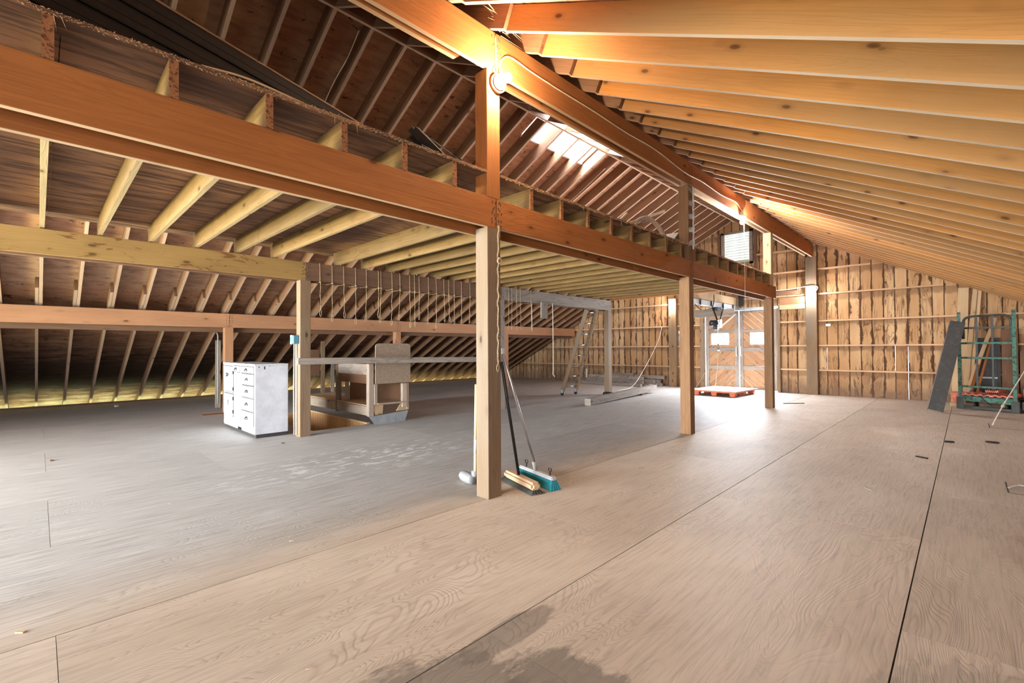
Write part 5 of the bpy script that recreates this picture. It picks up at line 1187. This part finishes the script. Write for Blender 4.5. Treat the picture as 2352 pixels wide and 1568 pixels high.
# red plastic sheets on the cart
for i, (t0_, t1_, z, bk) in enumerate(((0.04, 0.96, 0.27, 0.06), (0.38, 0.62, 0.34, 0.22))):
    bm = bmesh.new(); n_ = 22; rings = []
    A = cpt(t0_, z, bk); B = cpt(t1_, z, bk); nrm = Vector((-dr.y, dr.x, 0))
    for k in range(n_+1):
        p = A.lerp(B, k/n_); zz = z+0.014*math.sin(k*1.9)
        rings.append([bm.verts.new((p.x, p.y, zz-0.02)), bm.verts.new((p.x, p.y, zz+0.01)), bm.verts.new((p.x+nrm.x*0.34, p.y+nrm.y*0.34, zz+0.03)), bm.verts.new((p.x+nrm.x*0.34, p.y+nrm.y*0.34, zz))])
    for X_, Y_ in zip(rings, rings[1:]):
        for j in range(4): bm.faces.new((X_[j], X_[(j+1) % 4], Y_[(j+1) % 4], Y_[j]))
    bm.faces.new(rings[0]); bm.faces.new(rings[-1][::-1])
    o = bm_obj('red_mat', bm, M_RED); tag(o, ['wide faded red plastic mat lying on the cart platform', 'small folded red piece on top of the red mat on the cart'][i], 'mat')
o = box('red_crate', (-0.22, 12.45, 0.08), (-0.03, 12.75, 0.27), M_RED); tag(o, 'faded red crate end behind the left stake of the cart', 'crate')
o = box('crate_block', (-0.24, 12.42, 0.0), (-0.06, 12.46, 0.08), M_PALE); tag(o, 'pale wooden skid under the red crate by the cart', 'board')
o = box('red_box', (0.72, 11.95, 0.20), (1.2, 12.4, 0.42), M_RED, bev=0.03); tag(o, 'red plastic box right of the green cart at the picture edge', 'box')
o = box('low_trolley', (0.68, 11.9, 0.05), (1.25, 12.45, 0.19), M_CARTDK); tag(o, 'dark low trolley under the red box at the picture edge', 'trolley')
o = tube('cable_coil', smoothpts([cpt(0.42, 0.33, 0.02), cpt(0.40, 0.40, 0.05), cpt(0.50, 0.43, 0.05), cpt(0.60, 0.36, 0.02), cpt(0.70, 0.40, 0.04), cpt(0.82, 0.42, 0.04), cpt(0.90, 0.33, 0.0), cpt(0.80, 0.30, -0.04), cpt(0.60, 0.32, -0.03), cpt(0.42, 0.25, -0.04), cpt(0.55, 0.14, -0.05), cpt(0.62, 0.10, -0.05)], 6), 0.006, M_BLACK, seg=6); tag(o, 'black cable tangled over the red mat on the cart', 'cable')
o = tube('cable_coil', smoothpts([cpt(0.06, 0.36, 0.05), cpt(0.14, 0.31, 0.02), cpt(0.2, 0.40, 0.05), cpt(0.12, 0.33, 0.06), cpt(0.25, 0.30, 0.03)], 6), 0.005, M_CABLEG, seg=6); tag(o, 'grey wire tangle at the left end of the cart', 'cable')
# lumber leaning on the far wall behind the cart
leans = [((-0.10, 13.12, 0.0), (-0.02, 13.26, 2.36), 0.16, 0.03, M_PALE, 'broad pale plank standing against the far wall behind the metal trough'),
         ((-0.16, 12.95, 0.0), (-0.14, 13.2, 1.45), 0.12, 0.02, M_PALE, 'pale plank standing low between trough and cart'),
         ((-0.02, 12.75, 0.28), (0.15, 13.2, 2.32), 0.07, 0.03, M_PALE, 'pale board leaning behind the cart, left one of the tall pair'),
         ((0.04, 12.80, 0.28), (0.21, 13.24, 2.31), 0.07, 0.03, M_PALE, 'pale board leaning behind the cart, right one of the tall pair'),
         ((0.0, 12.6, 0.27), (0.42, 13.2, 1.72), 0.06, 0.02, M_PALE, 'long pale batten leaning steeply to the right behind the cart frame'),
         ((0.05, 12.55, 0.27), (0.30, 13.1, 1.35), 0.05, 0.02, M_BEAM, 'brown batten leaning to the right behind the cart frame'),
         ((0.14, 12.5, 0.27), (0.36, 13.1, 1.3), 0.035, 0.018, M_BEAM, 'thin brown lath leaning to the right behind the cart frame')]
for p, q, w, t, mt, lb in leans: o = bar('leaning_board', p, q, w, t, mt, up=(0, -1, 0.2)); tag(o, lb, 'board')
sc = empty('screen_panel', (0.28, 13.3, 0.2), 'dark metal framed screen panel leaning behind the cart', 'panel')
box('screen_mesh', (0.12, 13.26, 0.25), (0.44, 13.27, 1.28), M_TROUGH, sc); 
for lo, hi in (((0.08, 13.24, 0.2), (0.12, 13.28, 1.33)), ((0.44, 13.24, 0.2), (0.48, 13.28, 1.33)), ((0.12, 13.24, 1.28), (0.44, 13.28, 1.33)), ((0.12, 13.24, 0.52), (0.44, 13.28, 0.55)), ((0.12, 13.24, 0.2), (0.44, 13.28, 0.25))): box('screen_frame', lo, hi, M_GALV if hi[2] < 0.6 and lo[2] > 0.3 else M_BLACK, sc, bev=0)
o = box('plywood_offcut', (0.50, 13.22, 0.15), (0.72, 13.24, 1.5), M_BRWN); tag(o, 'reddish brown plywood strip standing behind the right side of the cart', 'plywood')
o = box('hardboard_sheet', (0.74, 13.22, 0.1), (0.98, 13.24, 1.05), M_BROWNPANEL); tag(o, 'dark brown panel standing behind the right stake of the cart', 'panel')
# rope from the right going down to the floor
o = tube('white_rope', smoothpts(((0.265, 9.81, 0.01), (0.29, 9.9, 0.06), (0.40, 10.35, 0.27), (0.42, 10.42, 0.30), (0.70, 11.3, 0.80), (1.1, 12.6, 1.55)), 8), 0.009, M_ROPEW, seg=8); tag(o, 'white knotted rope stretched from the floor up past the cart', 'rope')
o = lathe('rope_knot', [(0.008, 0), (0.024, 0.012), (0.02, 0.03), (0.026, 0.045), (0.008, 0.07)], M_ROPE, (0.385, 10.30, 0.235), (0.15, 0.4, 0.22), None, seg=10); tag(o, 'thick knot in the white rope near the floor', 'knot')
# trap door outlines cut in the floor
bm = bmesh.new()
for lo, hi in (((0.222, 9.52, 0.0002), (0.232, 10.05, 0.0012)), ((0.222, 9.515, 0.0002), (1.4, 9.53, 0.0012)), ((0.222, 5.41, 0.0002), (0.232, 5.82, 0.0012)), ((0.232, 5.405, 0.0002), (1.4, 5.415, 0.0012))): addbox(bm, lo, hi)
struct(bm_obj('trim_8', bm, M_DARKLINE))
o = tube('rope_tangle', smoothpts(((0.232, 5.56, 0.008), (0.30, 5.62, 0.03), (0.38, 5.60, 0.02), (0.44, 5.66, 0.03), (0.36, 5.72, 0.015), (0.30, 5.70, 0.02), (0.42, 5.58, 0.035), (0.5, 5.62, 0.03), (0.44, 5.72, 0.04), (0.55, 5.8, 0.03)), 6), 0.008, M_GREYW, seg=6); tag(o, 'grey tangled rope on the trap door at the right picture edge', 'rope')

# ------------------------------------------------------------ small litter on the floor
def litter(nm, p, l, w, h, rz, mt, lab, cat):
    bm = bmesh.new(); addbox(bm, (-l/2, -w/2, 0), (l/2, w/2, h)); 
    if min(l, w, h) > 0.004: bmesh.ops.bevel(bm, geom=bm.edges[:], offset=0.0015, segments=1, affect='EDGES')
    o = bm_obj(nm, bm, mt, None, Matrix.Translation(p) @ Matrix.Rotation(rz, 4, 'Z')); return tag(o, lab, cat)
litter('iron_scrap', (-0.162, 7.74, 0), 0.09, 0.03, 0.02, 0.3, M_BLACK, 'small dark scrap lying on the right long floor seam', 'scrap')
litter('iron_scrap', (-0.347, 6.49, 0), 0.11, 0.02, 0.012, -0.5, M_BLACK, 'dark flat iron piece on the floor left of the right seam', 'scrap')
litter('wood_peg', (-0.586, 4.756, 0), 0.09, 0.014, 0.012, -0.9, M_GREYW, 'small grey wooden peg lying on the plywood in the middle right', 'peg')
o = tube('iron_ring', [Vector((0.211+0.055*math.cos(q), 8.05+0.03*math.sin(q), 0.01)) for q in [k*math.pi/8 for k in range(16)]], 0.008, M_BLACK, closed=True, seg=6); tag(o, 'flat dark iron ring lying on the floor near the right edge', 'ring')
litter('thin_rod', (-2.55, 10.9, 0), 0.42, 0.018, 0.012, 0.75, M_BLACK, 'thin dark rod on the floor right of the end post', 'rod')
litter('dry_clod', (-6.95, 0.105, 0), 0.04, 0.03, 0.012, 0.2, M_BRWN, 'small dark clod on the grey floor at far left', 'clod')
litter('leaf', (-2.82, -0.045, 0), 0.035, 0.012, 0.006, 0.8, M_FUZZ, 'curled pale leaf on the floor at the lower left corner', 'leaf')
litter('dark_crumb', (-6.10, 2.14, 0), 0.035, 0.02, 0.008, 0.5, M_BLACK, 'tiny dark crumb on the floor in front of the cabinet', 'crumb')
litter('white_pebble', (-12.6, 1.14, 0), 0.05, 0.05, 0.03, 0.5, M_WHITE2, 'little white pebble on the floor near the left eave', 'pebble')
litter('plywood_patch', (-9.75, 2.3, 0), 0.5, 0.25, 0.006, 1.5, M_SAL, 'small orange plywood patch on the floor left of the cabinet', 'board')
bm = bmesh.new(); rnd = random.Random(77)
for _ in range(420):
    x = rnd.uniform(-8.5, 1.0); y = rnd.uniform(0.6, 12.5)
    if HX0-0.1 < x < HX1+0.1 and HY0-0.1 < y < HY1+0.8: continue
    l = rnd.uniform(0.006, 0.03); r = rnd.uniform(0, 6.3); p = Vector((x, y, 0.002)); fib(bm, p, p+Vector((l*math.cos(r), l*math.sin(r), rnd.uniform(0, 0.004))), 0.0015)
o = bm_obj('straw_bits', bm, M_FUZZ); tag(o, 'scattered bits of straw over the plywood floor', 'straw'); o['kind'] = 'stuff'
